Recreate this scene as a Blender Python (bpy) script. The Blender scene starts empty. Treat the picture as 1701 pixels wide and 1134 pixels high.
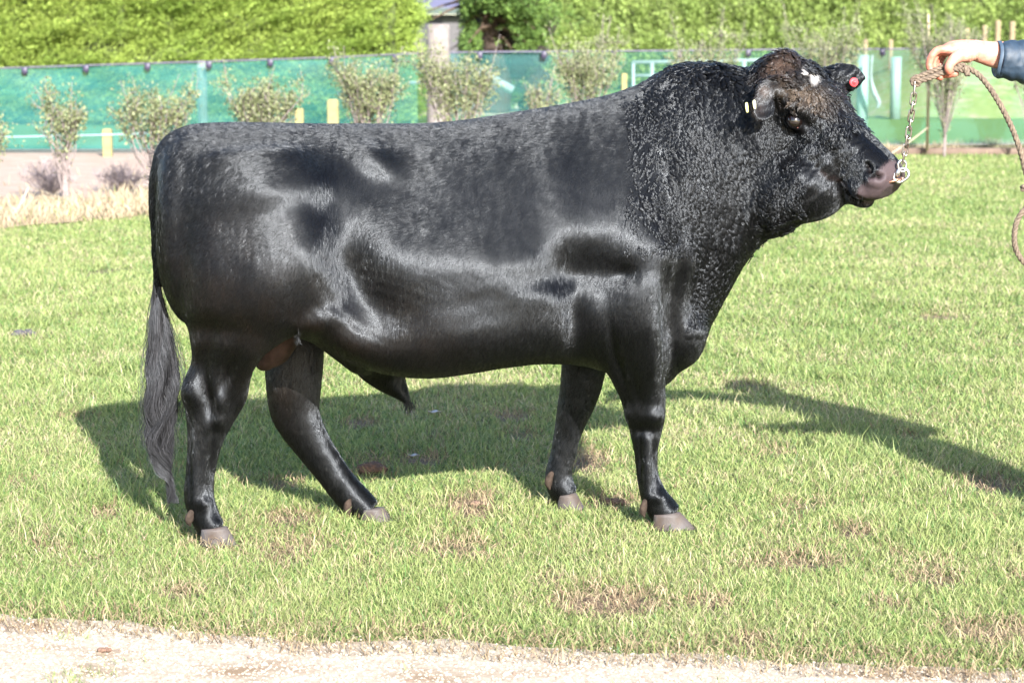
import bpy, math, random
import numpy as np
from mathutils import Vector, Matrix

sc = bpy.context.scene
COL = sc.collection
R = math.radians

# ---------------------------------------------------------------- camera
PW, PH, FPX = 1701.0, 1134.0, 3723.0
CAM = np.array((0.0, -7.4, 1.6))
HORIZON = 64.0
PITCH = math.atan((PH / 2 - HORIZON) / FPX)
cd = bpy.data.cameras.new('camera')
cam = bpy.data.objects.new('camera', cd)
COL.objects.link(cam)
cam.location = CAM
cam.rotation_euler = (math.pi / 2 - PITCH, 0, 0)
cd.sensor_width = 36.0
cd.lens = FPX / PW * 36.0
cd.clip_end = 2000.0
cd.dof.use_dof = True
cd.dof.focus_distance = 7.25
cd.dof.aperture_fstop = 6.0
sc.camera = cam

# ---------------------------------------------------------------- sky and sun
SUN_DIR = np.array((0.60, -1.90, 1.02))          # towards the sun
SUN_DIR = SUN_DIR / np.linalg.norm(SUN_DIR)
elev = math.asin(SUN_DIR[2])
azim = math.atan2(SUN_DIR[0], SUN_DIR[1])
world = bpy.data.worlds.new('World')
sc.world = world
world.use_nodes = True
wn = world.node_tree
bg = wn.nodes['Background']
sky = wn.nodes.new('ShaderNodeTexSky')
sky.sky_type = 'NISHITA'
sky.sun_disc = False
sky.sun_elevation = elev
sky.sun_rotation = azim
wn.links.new(sky.outputs[0], bg.inputs[0])
bg.inputs[1].default_value = 0.12
sd = bpy.data.lights.new('sun', 'SUN')
sd.energy = 5.0
sd.angle = R(0.53)
sd.color = (1.0, 0.965, 0.91)
so = bpy.data.objects.new('sun', sd)
COL.objects.link(so)
so.rotation_euler = Vector(SUN_DIR).to_track_quat('Z', 'Y').to_euler()
so.location = (6, -14, 12)
sc.view_settings.view_transform = 'Standard'
sc.view_settings.look = 'None'
sc.view_settings.exposure = 1.88
sc.view_settings.gamma = 1.0
sc.cycles.max_bounces = 8
sc.cycles.transparent_max_bounces = 16
sc.cycles.use_denoising = True

# ---------------------------------------------------------------- helpers
_cp, _sp = math.cos(PITCH), math.sin(PITCH)

def ray(px, py):
    a, b = (px - PW / 2) / FPX, (PH / 2 - py) / FPX
    return np.array((a, _cp + b * _sp, -_sp + b * _cp))

def P(px, py, Y):
    """world point seen at photo pixel (px, py) at depth plane y = Y"""
    d = ray(px, py)
    return CAM + d * ((Y - CAM[1]) / d[1])

def G(px, py, z=0.0):
    """world point on the plane z seen at photo pixel"""
    d = ray(px, py)
    return CAM + d * ((z - CAM[2]) / d[2])

def proj(V):
    """photo pixels of world points (N,3)"""
    d = V - CAM
    f = d[:, 1] * _cp - d[:, 2] * _sp
    u = d[:, 1] * _sp + d[:, 2] * _cp
    return PW / 2 + FPX * d[:, 0] / f, PH / 2 - FPX * u / f

def _hash(i, j, seed):
    h = (i.astype(np.int64) * 374761393 + j.astype(np.int64) * 668265263 + seed * 1442695041) & 0xffffffff
    h = ((h ^ (h >> 13)) * 1274126177) & 0xffffffff
    return ((h ^ (h >> 16)) & 0xffff) / 65535.0

def vnoise(x, y, seed=0):
    x = np.asarray(x, float); y = np.asarray(y, float)
    i, j = np.floor(x), np.floor(y)
    fx, fy = x - i, y - j
    fx = fx * fx * (3 - 2 * fx); fy = fy * fy * (3 - 2 * fy)
    i = i.astype(np.int64); j = j.astype(np.int64)
    a, b = _hash(i, j, seed), _hash(i + 1, j, seed)
    c, d = _hash(i, j + 1, seed), _hash(i + 1, j + 1, seed)
    return (a * (1 - fx) + b * fx) * (1 - fy) + (c * (1 - fx) + d * fx) * fy

def fbm(x, y, seed=0, o=3):
    t = 0; a = 1; s = 0; x = np.asarray(x, float); y = np.asarray(y, float)
    for k in range(o):
        an = .6 + 1.1 * k; u, v = x * math.cos(an) - y * math.sin(an) + 3.7 * k, x * math.sin(an) + y * math.cos(an) - 1.9 * k
        t = t + a * vnoise(u * 2 ** k, v * 2 ** k, seed + k * 17); s += a; a *= .5
    return t / s

def unit(v):
    v = np.asarray(v, float)
    return v / (np.linalg.norm(v, axis=-1, keepdims=True) + 1e-12)

def mesh(name, V, F, mat, parent=None, cols=None, smooth=True):
    """F: list of faces or an (n,k) int array"""
    me = bpy.data.meshes.new(name)
    V = np.asarray(V, np.float32)
    if isinstance(F, np.ndarray):
        n, k = F.shape
        me.vertices.add(len(V)); me.vertices.foreach_set('co', V.ravel())
        me.loops.add(n * k); me.loops.foreach_set('vertex_index', F.astype(np.int32).ravel())
        me.polygons.add(n)
        me.polygons.foreach_set('loop_start', np.arange(0, n * k, k, dtype=np.int32))
        me.update(calc_edges=True)
        me.validate()
    else:
        me.from_pydata([tuple(map(float, v)) for v in V], [], [tuple(int(i) for i in f) for f in F])
    if cols is not None:
        at = me.color_attributes.new('Col', 'FLOAT_COLOR', 'POINT')
        c = np.ones((len(V), 4), np.float32); c[:, :3] = cols
        at.data.foreach_set('color', c.ravel())
    me.polygons.foreach_set('use_smooth', np.full(len(me.polygons), smooth, bool))
    if mat is not None: me.materials.append(mat)
    o = bpy.data.objects.new(name, me)
    COL.objects.link(o)
    if parent is not None: attach(o, parent)
    return o

def attach(o, parent):
    o.parent = parent
    bpy.context.view_layer.update()
    o.matrix_parent_inverse = parent.matrix_world.inverted()

def empty(name, loc, label, cat, group=None):
    o = bpy.data.objects.new(name, None)
    COL.objects.link(o)
    o.location = tuple(map(float, loc)); o.empty_display_size = .1
    bpy.context.view_layer.update()
    return tag(o, label, cat, group)

def tag(o, label=None, cat=None, group=None, kind=None):
    if label: o['label'] = label
    if cat: o['category'] = cat
    if group: o['group'] = group
    if kind: o['kind'] = kind
    return o

class MB:
    """collects shapes for one mesh"""
    def __init__(s): s.V = []; s.F = []; s.n = 0
    def add(s, V, F):
        V = np.asarray(V, float)
        s.V.append(V); s.F += [tuple(i + s.n for i in f) for f in F]; s.n += len(V)
    def loft(s, rings, cap=True):
        m = len(rings[0]); F = []
        for a in range(len(rings) - 1):
            for k in range(m):
                k2 = (k + 1) % m
                F.append((a * m + k, a * m + k2, (a + 1) * m + k2, (a + 1) * m + k))
        V = np.concatenate(rings)
        if cap:
            n0 = len(V)
            V = np.concatenate([V, [np.mean(rings[0], 0)], [np.mean(rings[-1], 0)]])
            b = (len(rings) - 1) * m
            for k in range(m):
                k2 = (k + 1) % m
                F.append((k2, k, n0)); F.append((b + k, b + k2, n0 + 1))
        s.add(V, F)
    def tube(s, C, ra, rb=None, seg=12, bdir=(0, 1, 0), sub=1, round_ends=False):
        """C (n,3) path, ra radius across, rb radius along bdir"""
        C = np.asarray(C, float); ra = np.asarray(ra, float) * np.ones(len(C))
        rb = ra if rb is None else np.asarray(rb, float) * np.ones(len(C))
        if sub > 1:
            M = catmull(np.column_stack([C, ra, rb]), sub); C, ra, rb = M[:, :3], M[:, 3], M[:, 4]
        if round_ends:
            t0 = unit(C[0] - C[1]); t1 = unit(C[-1] - C[-2])
            C = np.vstack([C[0] + t0 * ra[0] * .9, C[0] + t0 * ra[0] * .55, C, C[-1] + t1 * ra[-1] * .55, C[-1] + t1 * ra[-1] * .9])
            ra = np.concatenate([[ra[0] * .35, ra[0] * .8], ra, [ra[-1] * .8, ra[-1] * .35]])
            rb = np.concatenate([[rb[0] * .35, rb[0] * .8], rb, [rb[-1] * .8, rb[-1] * .35]])
        T = unit(np.gradient(C, axis=0))
        t = np.linspace(0, 2 * np.pi, seg, endpoint=False)
        rings = []
        bd = np.asarray(bdir, float)
        for c, tt, a, b in zip(C, T, ra, rb):
            e = bd - tt * (bd @ tt)
            if np.linalg.norm(e) < .05:
                e = np.array((1., 0, 0)) - tt * tt[0]
            e = unit(e); f = np.cross(e, tt)
            rings.append(c + np.outer(np.cos(t) * a, f) + np.outer(np.sin(t) * b, e))
        s.loft(rings)
    def ball(s, c, r, M=None, seg=20, rg=12):
        """ellipsoid at c, radii r along rows of M"""
        M = np.eye(3) if M is None else np.asarray(M, float)
        t = np.linspace(0, 2 * np.pi, seg, endpoint=False); rings = []
        for p in np.linspace(-np.pi / 2 + .12, np.pi / 2 - .12, rg):
            L = np.column_stack([np.cos(p) * np.cos(t) * r[0], np.cos(p) * np.sin(t) * r[1], np.full(seg, np.sin(p) * r[2])])
            rings.append(np.asarray(c) + L @ M)
        s.loft(rings)
    def box(s, lo, hi, M=None, c=(0, 0, 0), bev=0.0):
        lo = np.asarray(lo, float); hi = np.asarray(hi, float)
        if bev <= 0:
            V = np.array([[(lo, hi)[i][0], (lo, hi)[j][1], (lo, hi)[k][2]] for i in (0, 1) for j in (0, 1) for k in (0, 1)])
            F = [(0, 1, 3, 2), (4, 6, 7, 5), (0, 4, 5, 1), (2, 3, 7, 6), (0, 2, 6, 4), (1, 5, 7, 3)]
        else:
            rings = []
            for z, q in ((lo[2], bev), (lo[2] + bev, 0), (hi[2] - bev, 0), (hi[2], bev)):
                x0, x1, y0, y1 = lo[0] + q, hi[0] - q, lo[1] + q, hi[1] - q
                b = bev * .7
                rings.append(np.array([(x0 + b, y0, z), (x1 - b, y0, z), (x1, y0 + b, z), (x1, y1 - b, z), (x1 - b, y1, z), (x0 + b, y1, z), (x0, y1 - b, z), (x0, y0 + b, z)]))
            q = MB(); q.loft(rings); V = np.concatenate(q.V); F = q.F
        if M is not None: V = V @ np.asarray(M) + np.asarray(c)
        s.add(V, F)
    def build(s, name, mat, parent=None, cols=None, smooth=True):
        return mesh(name, np.concatenate(s.V), s.F, mat, parent, cols, smooth)

def catmull(A, sub):
    A = np.asarray(A, float); n = len(A); out = []
    E = np.vstack([2 * A[0] - A[1], A, 2 * A[-1] - A[-2]])
    for i in range(n - 1):
        p0, p1, p2, p3 = E[i], E[i + 1], E[i + 2], E[i + 3]
        for k in range(sub):
            t = k / sub
            out.append(.5 * (2 * p1 + (p2 - p0) * t + (2 * p0 - 5 * p1 + 4 * p2 - p3) * t * t + (3 * p1 - p0 - 3 * p2 + p3) * t ** 3))
    out.append(A[-1])
    return np.array(out)

def voxel(mb, size, smooth=8):
    """union of the collected shapes as one clean surface: verts, quads"""
    o = mb.build('tmp_shape', None)
    m = o.modifiers.new('r', 'REMESH'); m.mode = 'VOXEL'; m.voxel_size = size; m.adaptivity = 0
    dg = bpy.context.evaluated_depsgraph_get()
    me = bpy.data.meshes.new_from_object(o.evaluated_get(dg))
    V = np.empty(len(me.vertices) * 3, np.float32); me.vertices.foreach_get('co', V)
    V = V.reshape(-1, 3).astype(float)
    lt = np.empty(len(me.polygons), np.int32); me.polygons.foreach_get('loop_total', lt)
    lv = np.empty(len(me.loops), np.int32); me.loops.foreach_get('vertex_index', lv)
    if (lt == 4).all():
        F = lv.reshape(-1, 4)
    else:
        ls = np.concatenate([[0], np.cumsum(lt)[:-1]]); q = ls[lt == 4]
        F = np.stack([lv[q + k] for k in range(4)], 1)
    E = np.empty(len(me.edges) * 2, np.int32); me.edges.foreach_get('vertices', E)
    E = E.reshape(-1, 2)
    old = o.data
    bpy.data.objects.remove(o); bpy.data.meshes.remove(old); bpy.data.meshes.remove(me)
    V = lap(V, E, smooth)
    return V, F, E

def lap(V, E, it, w=1.0, lam=.5, taubin=True):
    n = len(V)
    deg = np.maximum(np.bincount(E.ravel(), minlength=n), 1)[:, None]
    w = np.asarray(w) if np.ndim(w) == 0 else np.asarray(w)[:, None]
    def step(V, l):
        S = np.column_stack([np.bincount(E[:, 0], V[E[:, 1], k], n) + np.bincount(E[:, 1], V[E[:, 0], k], n) for k in range(3)])
        return V + (S / deg - V) * l * w
    for _ in range(it):
        V = step(V, lam)
        if taubin: V = step(V, -lam * 1.03)
    return V

def vnormals(V, F):
    a = V[F[:, 2]] - V[F[:, 0]]; b = V[F[:, 3]] - V[F[:, 1]]
    fn = np.cross(a, b); N = np.zeros_like(V)
    for k in range(4):
        for c in range(3): N[:, c] += np.bincount(F[:, k], fn[:, c], len(V))
    return unit(N)

# ---------------------------------------------------------------- materials
def new_mat(name):
    m = bpy.data.materials.new(name); m.use_nodes = True
    nt = m.node_tree
    return m, nt, nt.nodes['Principled BSDF']

def setp(p, **k):
    for a, v in k.items(): p.inputs[a.replace('_', ' ')].default_value = v

def plain(name, rgb, rough=.6, noise=.0, scale=20, metal=0.0, bump=0.0, spec=.5, rgb2=None):
    m, nt, p = new_mat(name)
    setp(p, Roughness=rough, Metallic=metal)
    p.inputs['Specular IOR Level'].default_value = spec
    tc = nt.nodes.new('ShaderNodeTexCoord')
    n = nt.nodes.new('ShaderNodeTexNoise'); n.inputs['Scale'].default_value = scale; n.inputs['Detail'].default_value = 6
    nt.links.new(tc.outputs['Object'], n.inputs['Vector'])
    r = nt.nodes.new('ShaderNodeValToRGB')
    r.color_ramp.elements[0].position = .3; r.color_ramp.elements[1].position = .7
    b = rgb2 if rgb2 is not None else tuple(c * (1 - noise) for c in rgb)
    r.color_ramp.elements[0].color = (*b, 1)
    r.color_ramp.elements[1].color = (*(min(1, c * (1 + noise * .6)) for c in rgb), 1)
    nt.links.new(n.outputs['Fac'], r.inputs[0]); nt.links.new(r.outputs[0], p.inputs['Base Color'])
    if bump:
        b_ = nt.nodes.new('ShaderNodeBump'); b_.inputs['Strength'].default_value = bump; b_.inputs['Distance'].default_value = .01
        nt.links.new(n.outputs['Fac'], b_.inputs['Height']); nt.links.new(b_.outputs[0], p.inputs['Normal'])
    return m

def leafmat(name, transl=.3, rough=.55, spec=.3):
    """colour from the Col attribute, thin leaf: some light passes through"""
    m, nt, p = new_mat(name)
    at = nt.nodes.new('ShaderNodeAttribute'); at.attribute_name = 'Col'
    setp(p, Roughness=rough); p.inputs['Specular IOR Level'].default_value = spec
    tr = nt.nodes.new('ShaderNodeBsdfTranslucent'); mx = nt.nodes.new('ShaderNodeMixShader')
    mx.inputs[0].default_value = transl
    nt.links.new(at.outputs['Color'], p.inputs['Base Color']); nt.links.new(at.outputs['Color'], tr.inputs[0])
    nt.links.new(p.outputs[0], mx.inputs[1]); nt.links.new(tr.outputs[0], mx.inputs[2])
    nt.links.new(mx.outputs[0], nt.nodes['Material Output'].inputs[0])
    return m
# ================================================================ the ground
PATH_EDGE = [(-260, 1012), (0, 1024), (120, 1030), (230, 1034), (330, 1042), (420, 1048), (500, 1062), (560, 1064), (650, 1060), (720, 1062), (820, 1072), (900, 1076), (1000, 1078), (1100, 1082), (1200, 1084), (1300, 1094), (1400, 1096), (1500, 1100), (1620, 1108), (1701, 1112), (1960, 1120)]
VERGE = [(-300, 392), (0, 380), (60, 372), (120, 369), (245, 357), (700, 312), (1200, 272), (1480, 256), (1701, 251), (2000, 246)]
_pe = np.array([G(*p)[:2] for p in PATH_EDGE]); _ve = np.array([G(*p)[:2] for p in VERGE])
def path_y(x):
    return np.interp(x, _pe[:, 0], _pe[:, 1])
def verge_y(x):
    return np.interp(x, _ve[:, 0], _ve[:, 1])
BARE = [(785, 840, 34, 18), (745, 905, 55, 16), (620, 778, 26, 14), (1010, 995, 62, 18), (1330, 930, 60, 14), (1420, 880, 22, 9), (1640, 1050, 60, 16), (910, 960, 14, 9), (70, 890, 26, 8), (150, 935, 24, 8), (95, 905, 20, 7),
        (170, 850, 22, 10), (1020, 832, 26, 9), (975, 760, 24, 16), (1240, 640, 24, 5), (300, 985, 30, 8), (600, 940, 20, 6), (1180, 1000, 26, 8), (1560, 960, 40, 10), (1480, 1010, 30, 9), (1640, 800, 40, 12), (1500, 725, 20, 5), (850, 690, 24, 6),
        (590, 700, 26, 6), (860, 720, 20, 8), (470, 800, 22, 8), (480, 860, 30, 8), (120, 690, 24, 5), (1560, 525, 24, 3), (1700, 960, 26, 10), (1250, 1060, 30, 7), (30, 800, 24, 7), (700, 760, 30, 7), (1290, 750, 18, 6)]
_bc = np.array([G(x, y)[:2] for x, y, a, b_ in BARE])
_br = 1.45 * np.array([(a * (CAM[1] * -1 + G(x, y)[1]) / FPX, b_ * (7.4 + G(x, y)[1]) ** 2 / (FPX * 1.6)) for x, y, a, b_ in BARE])
def bareness(x, y):
    v = np.zeros_like(x)
    for (cx, cy), (rx, ry) in zip(_bc, _br):
        v = np.maximum(v, np.exp(-(((x - cx) / rx) ** 2 + ((y - cy) / ry) ** 2)))
    v = np.clip(v * 1.25, 0, 1) * np.clip(-.25 + 2.1 * fbm(x * 7, y * 5, 77), 0, 1.2)
    v = np.maximum(v, np.clip((fbm(x * 2.6, y * 1.7, 5, 4) - .70) * 4, 0, 1) * (y < 9))
    return np.clip(v, 0, 1)

def ground_mat():
    m, nt, p = new_mat('turf soil')
    at = nt.nodes.new('ShaderNodeAttribute'); at.attribute_name = 'Col'
    tc = nt.nodes.new('ShaderNodeTexCoord')
    n = nt.nodes.new('ShaderNodeTexNoise'); n.inputs['Scale'].default_value = 35; n.inputs['Detail'].default_value = 8
    nt.links.new(tc.outputs['Object'], n.inputs['Vector'])
    mr = nt.nodes.new('ShaderNodeMapRange'); mr.inputs[1].default_value = .25; mr.inputs[2].default_value = .75; mr.inputs[3].default_value = .5; mr.inputs[4].default_value = 1.35
    nt.links.new(n.outputs['Fac'], mr.inputs[0])
    mx = nt.nodes.new('ShaderNodeVectorMath'); mx.operation = 'SCALE'
    nt.links.new(at.outputs['Color'], mx.inputs[0]); nt.links.new(mr.outputs[0], mx.inputs['Scale'])
    nt.links.new(mx.outputs[0], p.inputs['Base Color'])
    setp(p, Roughness=.9); p.inputs['Specular IOR Level'].default_value = .15
    bp = nt.nodes.new('ShaderNodeBump'); bp.inputs['Strength'].default_value = .7; bp.inputs['Distance'].default_value = .03
    nt.links.new(n.outputs['Fac'], bp.inputs['Height']); nt.links.new(bp.outputs[0], p.inputs['Normal'])
    return m
def build_ground():
    xs = np.unique(np.concatenate([[-900, -300, -80, -30, -14], np.arange(-8, 8.01, .05), [14, 30, 80, 300, 900]]))
    ys = np.unique(np.concatenate([[-60, -20, -9], np.arange(-4, 8, .04), np.arange(8, 28, .25), [32, 40, 60, 90, 150, 300, 900]]))
    X, Y = np.meshgrid(xs, ys); nx, ny = len(xs), len(ys)
    x, y = X.ravel(), Y.ravel()
    br = bareness(x, y) * (np.abs(x) < 8)
    pe = path_y(x)
    z = (fbm(x * 4, y * 4, 3) - .5) * .02 * (np.abs(x) < 8) * (y < 10) * np.clip((y - pe) / .3, 0, 1) - .004 * np.clip(br, 0, 1)
    z -= .012
    green = np.array((.115, .145, .05)); soil = np.array((.15, .105, .075)); far = np.array((.13, .20, .055))
    c = green[None] * (.8 + .5 * fbm(x * 3, y * 3, 12))[:, None]
    straw = np.clip((fbm(x * 2.3, y * 2.3, 18) - .42) * 3, 0, 1)[:, None]
    c = c * (1 - straw * .55) + np.array((.24, .20, .11)) * straw * .55
    c = c * (1 - br[:, None]) + soil * br[:, None]
    f = np.clip((y - 12) / 10, 0, 1)[:, None]
    c = c * (1 - f) + far * f
    idx = np.arange(nx * ny).reshape(ny, nx)
    F_ = np.stack([idx[:-1, :-1].ravel(), idx[:-1, 1:].ravel(), idx[1:, 1:].ravel(), idx[1:, :-1].ravel()], 1)
    return tag(mesh('ground', np.column_stack([x, y, z]), F_, ground_mat(), None, c), kind='structure')
build_ground()

def sheet(name, top, bottom, z, mat, nx=200, ny=12, wob=.0, kind='structure', seed=1):
    """strip of ground between two edge functions of x"""
    x = np.linspace(-9, 9, nx); V = []
    for j in range(ny):
        q = j / (ny - 1)
        y = bottom(x) * (1 - q) + top(x) * q
        if wob: y = y + q * (fbm(x * 3, x * 0 + seed, seed) - .5) * wob + q * (vnoise(x * 14, x * 0, seed + 1) - .5) * wob * .4
        V.append(np.column_stack([x, y, np.full(nx, z)]))
    V = np.concatenate(V); idx = np.arange(nx * ny).reshape(ny, nx)
    F_ = np.stack([idx[:-1, :-1].ravel(), idx[:-1, 1:].ravel(), idx[1:, 1:].ravel(), idx[1:, :-1].ravel()], 1)
    return tag(mesh(name, V, F_, mat), kind=kind)
def grit(name, a, b_, c_, scale=60):
    m, nt, p = new_mat(name)
    tc = nt.nodes.new('ShaderNodeTexCoord')
    n = nt.nodes.new('ShaderNodeTexNoise'); n.inputs['Scale'].default_value = scale; n.inputs['Detail'].default_value = 8; n.inputs['Roughness'].default_value = .7
    n2 = nt.nodes.new('ShaderNodeTexNoise'); n2.inputs['Scale'].default_value = 2.6; n2.inputs['Detail'].default_value = 5
    mp = nt.nodes.new('ShaderNodeMapping'); mp.inputs['Scale'].default_value = (1, 2.2, 1)
    nt.links.new(tc.outputs['Object'], mp.inputs[0])
    nt.links.new(tc.outputs['Object'], n.inputs['Vector']); nt.links.new(mp.outputs[0], n2.inputs['Vector'])
    r = nt.nodes.new('ShaderNodeValToRGB'); r.color_ramp.elements[0].position = .32; r.color_ramp.elements[1].position = .6
    r.color_ramp.elements[0].color = (*b_, 1); r.color_ramp.elements[1].color = (*a, 1)
    r2 = nt.nodes.new('ShaderNodeValToRGB'); r2.color_ramp.elements[0].position = .5; r2.color_ramp.elements[1].position = .68
    nt.links.new(n.outputs['Fac'], r.inputs[0]); nt.links.new(n2.outputs['Fac'], r2.inputs[0])
    mx = nt.nodes.new('ShaderNodeMix'); mx.data_type = 'RGBA'
    nt.links.new(r2.outputs[0], mx.inputs[0]); nt.links.new(r.outputs[0], mx.inputs[6]); mx.inputs[7].default_value = (*c_, 1)
    nt.links.new(mx.outputs[2], p.inputs['Base Color'])
    setp(p, Roughness=.92); p.inputs['Specular IOR Level'].default_value = .2
    bp = nt.nodes.new('ShaderNodeBump'); bp.inputs['Strength'].default_value = .5; bp.inputs['Distance'].default_value = .01
    nt.links.new(n.outputs['Fac'], bp.inputs['Height']); nt.links.new(bp.outputs[0], p.inputs['Normal'])
    return m
sheet('gravel_path', path_y, lambda x: np.full_like(x, -10.), -.003, grit('pale gravel', (.37, .32, .255), (.255, .205, .155), (.20, .14, .09)), 260, 30, .14, seed=4)
DT_TOP = G(850, 252)[1]
sheet('dirt_track', lambda x: np.full_like(x, DT_TOP + .6), lambda x: verge_y(x) + .9, -.004, grit('pinkish dirt track', (.33, .245, .195), (.27, .19, .15), (.36, .30, .26), 9), 120, 12, .1, seed=9)
sheet('dry_verge', lambda x: verge_y(x) + np.clip(3.6 - (x + 4.3) * .28, .7, 4), lambda x: verge_y(x), .0, grit('dry straw litter', (.36, .30, .215), (.24, .18, .125), (.28, .21, .15), 14), 160, 10, .25, seed=6)

# ---- grass blades
def blades(x, y, L, wdt, lean, cols, seed=0, z0=-.012, kseg=True):
    rg = np.random.default_rng(seed); n = len(x)
    a = rg.uniform(0, 2 * np.pi, n); la = rg.uniform(0, 2 * np.pi, n)
    lean = lean * rg.uniform(.3, 1.4, n)
    base = np.column_stack([x, y, np.full(n, z0)])
    side = np.column_stack([np.cos(a), np.sin(a), np.zeros(n)]) * (wdt / 2)[:, None]
    dirn = np.column_stack([np.cos(la) * np.sin(lean * .55), np.sin(la) * np.sin(lean * .55), np.cos(lean * .55)])
    dir2 = np.column_stack([np.cos(la) * np.sin(lean * 1.25), np.sin(la) * np.sin(lean * 1.25), np.cos(lean * 1.25)])
    mid = base + dirn * (L * .5)[:, None]; tip = mid + dir2 * (L * .5)[:, None]
    tip[:, 2] = np.maximum(tip[:, 2], .003)
    V_ = np.stack([base - side, base + side, mid + side * .8, mid - side * .8, tip], 1).reshape(-1, 3)
    i = np.arange(n)[:, None] * 5
    F_ = np.concatenate([i + np.array([[0, 1, 2]]), i + np.array([[0, 2, 3]]), i + np.array([[3, 2, 4]])])
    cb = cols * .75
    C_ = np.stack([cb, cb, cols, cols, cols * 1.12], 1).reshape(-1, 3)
    return V_, F_, C_
def grass_cols(x, y, n, rg):
    g1 = np.array((.175, .235, .07)); g2 = np.array((.28, .32, .12)); st = np.array((.40, .35, .21)); dg = np.array((.085, .165, .04))
    a = np.clip(fbm(x * .9, y * .6, 23) * 1.6 - .3 + rg.normal(0, .25, n), 0, 1)[:, None]
    c = g1 * (1 - a) + g2 * a
    d = (rg.random(n) < .18)[:, None]; c = np.where(d, dg * rg.uniform(.8, 1.3, n)[:, None], c)
    s = (rg.random(n) < .045 + .30 * np.clip(fbm(x * 2.3, y * 2.3, 18) * 2.4 - .9, 0, 1))[:, None]
    c = np.where(s, st * rg.uniform(.7, 1.15, n)[:, None], c)
    return c * rg.uniform(.8, 1.2, n)[:, None]
HOOFS = [(364, 905), (626, 864), (1120, 878), (950, 844)]
def lawn(n):
    rg = np.random.default_rng(5)
    # uniform in the picture's rows near the camera, thinner far away
    zc = 5.35 * (33.0 / 5.35) ** (rg.random(n) ** 1.12)
    x = rg.uniform(-1, 1, n) * (zc * (PW / 2 + 60) / FPX + .25); y = zc - 7.4
    x = x + np.where(rg.random(n) < .16, np.sign(x) * 2.4 * rg.random(n) * np.clip(zc / 10, .5, 1.5), 0)
    br = bareness(x, y)
    edge = path_y(x) + (fbm(x * 3, x * 0 + 4, 4) - .5) * .14
    keep = rg.random(n) < np.clip(1.0 - br * 1.3, .07, 1)
    thin = np.clip((y - edge + .06) / (.16 + .3 * fbm(x * 2, x * 0, 55)), 0, 1); keep &= rg.random(n) < np.where(y > edge - .06, .05 + .95 * thin ** 1.3, .0)
    keep |= (y < edge) & (rg.random(n) < .16 * np.clip((fbm(x * 5, y * 7, 91) - .62) * 6, 0, 1))
    ve = verge_y(x) + (vnoise(x * 2.5, x * 0, 6) - .5) * .8
    keep &= (y < ve)
    for hx, hy in HOOFS:
        hp_ = G(hx, hy); keep &= ~((np.abs(x - hp_[0]) < .075) & (y > hp_[1] - .05) & (y < hp_[1] + .10) & (rg.random(n) < .85))
    x, y, zc = x[keep], y[keep], zc[keep]; n = len(x)
    L = rg.uniform(.018, .046, n) * (.65 + 1.0 * fbm(x * 2.2, y * 2.2, 33)) * np.where(rg.random(n) < .06, 1.6, 1)
    tuft = np.clip((fbm(x * 1.7, y * 1.7, 47) - .60) * 5, 0, 1); L = L * (1 + .7 * tuft)
    wd = rg.uniform(.0020, .0038, n) * np.clip(zc / 7.0, .85, 4)
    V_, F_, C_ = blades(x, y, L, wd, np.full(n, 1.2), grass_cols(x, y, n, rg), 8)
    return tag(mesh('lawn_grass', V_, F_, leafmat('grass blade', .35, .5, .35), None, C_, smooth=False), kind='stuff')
lawn(1050000)
def thatch(n):
    rg = np.random.default_rng(61)
    zc = 5.35 * (14 / 5.35) ** rg.random(n); x = rg.uniform(-1, 1, n) * zc * .25; y = zc - 7.4
    br = bareness(x, y); e = np.abs(y - path_y(x))
    k = (rg.random(n) < np.clip(br * 1.5, .10, 1)) | ((e < .16) & (rg.random(n) < .5)); k &= (y > path_y(x) - .16)
    x, y = x[k], y[k]; n = len(x); a = rg.random(n)[:, None]
    c = np.array((.35, .28, .18)) * (1 - a) + np.array((.12, .08, .052)) * a
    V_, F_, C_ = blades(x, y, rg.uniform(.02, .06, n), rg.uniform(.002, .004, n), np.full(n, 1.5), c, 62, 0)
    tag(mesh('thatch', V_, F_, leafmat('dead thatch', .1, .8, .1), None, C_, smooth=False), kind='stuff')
thatch(110000)

def dry(n):
    rg = np.random.default_rng(15)
    x = rg.uniform(-7, 9, n); q = rg.random(n) ** 1.4 * np.where(rg.random(n) < .06, 2.4, 1)
    y = verge_y(x) - .1 + q * np.clip(3.2 - (x + 4.3) * .26, .8, 4)
    cl = fbm(x * 3, y * 3, 71); k = rg.random(n) < np.clip(cl * 2.4 - .55, .08, 1)
    x, y = x[k], y[k]; n = len(x)
    L = rg.uniform(.07, .22, n) * (.5 + fbm(x * 2, y * 2, 72)); wd = rg.uniform(.008, .018, n)
    a = rg.random(n)[:, None]; c = np.array((.44, .37, .265)) * (1 - a) + np.array((.28, .22, .145)) * a
    g = (rg.random(n) < .06)[:, None]; c = np.where(g, (.22, .26, .09), c)
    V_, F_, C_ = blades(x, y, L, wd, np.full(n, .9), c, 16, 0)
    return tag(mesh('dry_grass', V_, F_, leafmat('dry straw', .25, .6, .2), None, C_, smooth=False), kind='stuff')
dry(42000)

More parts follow.
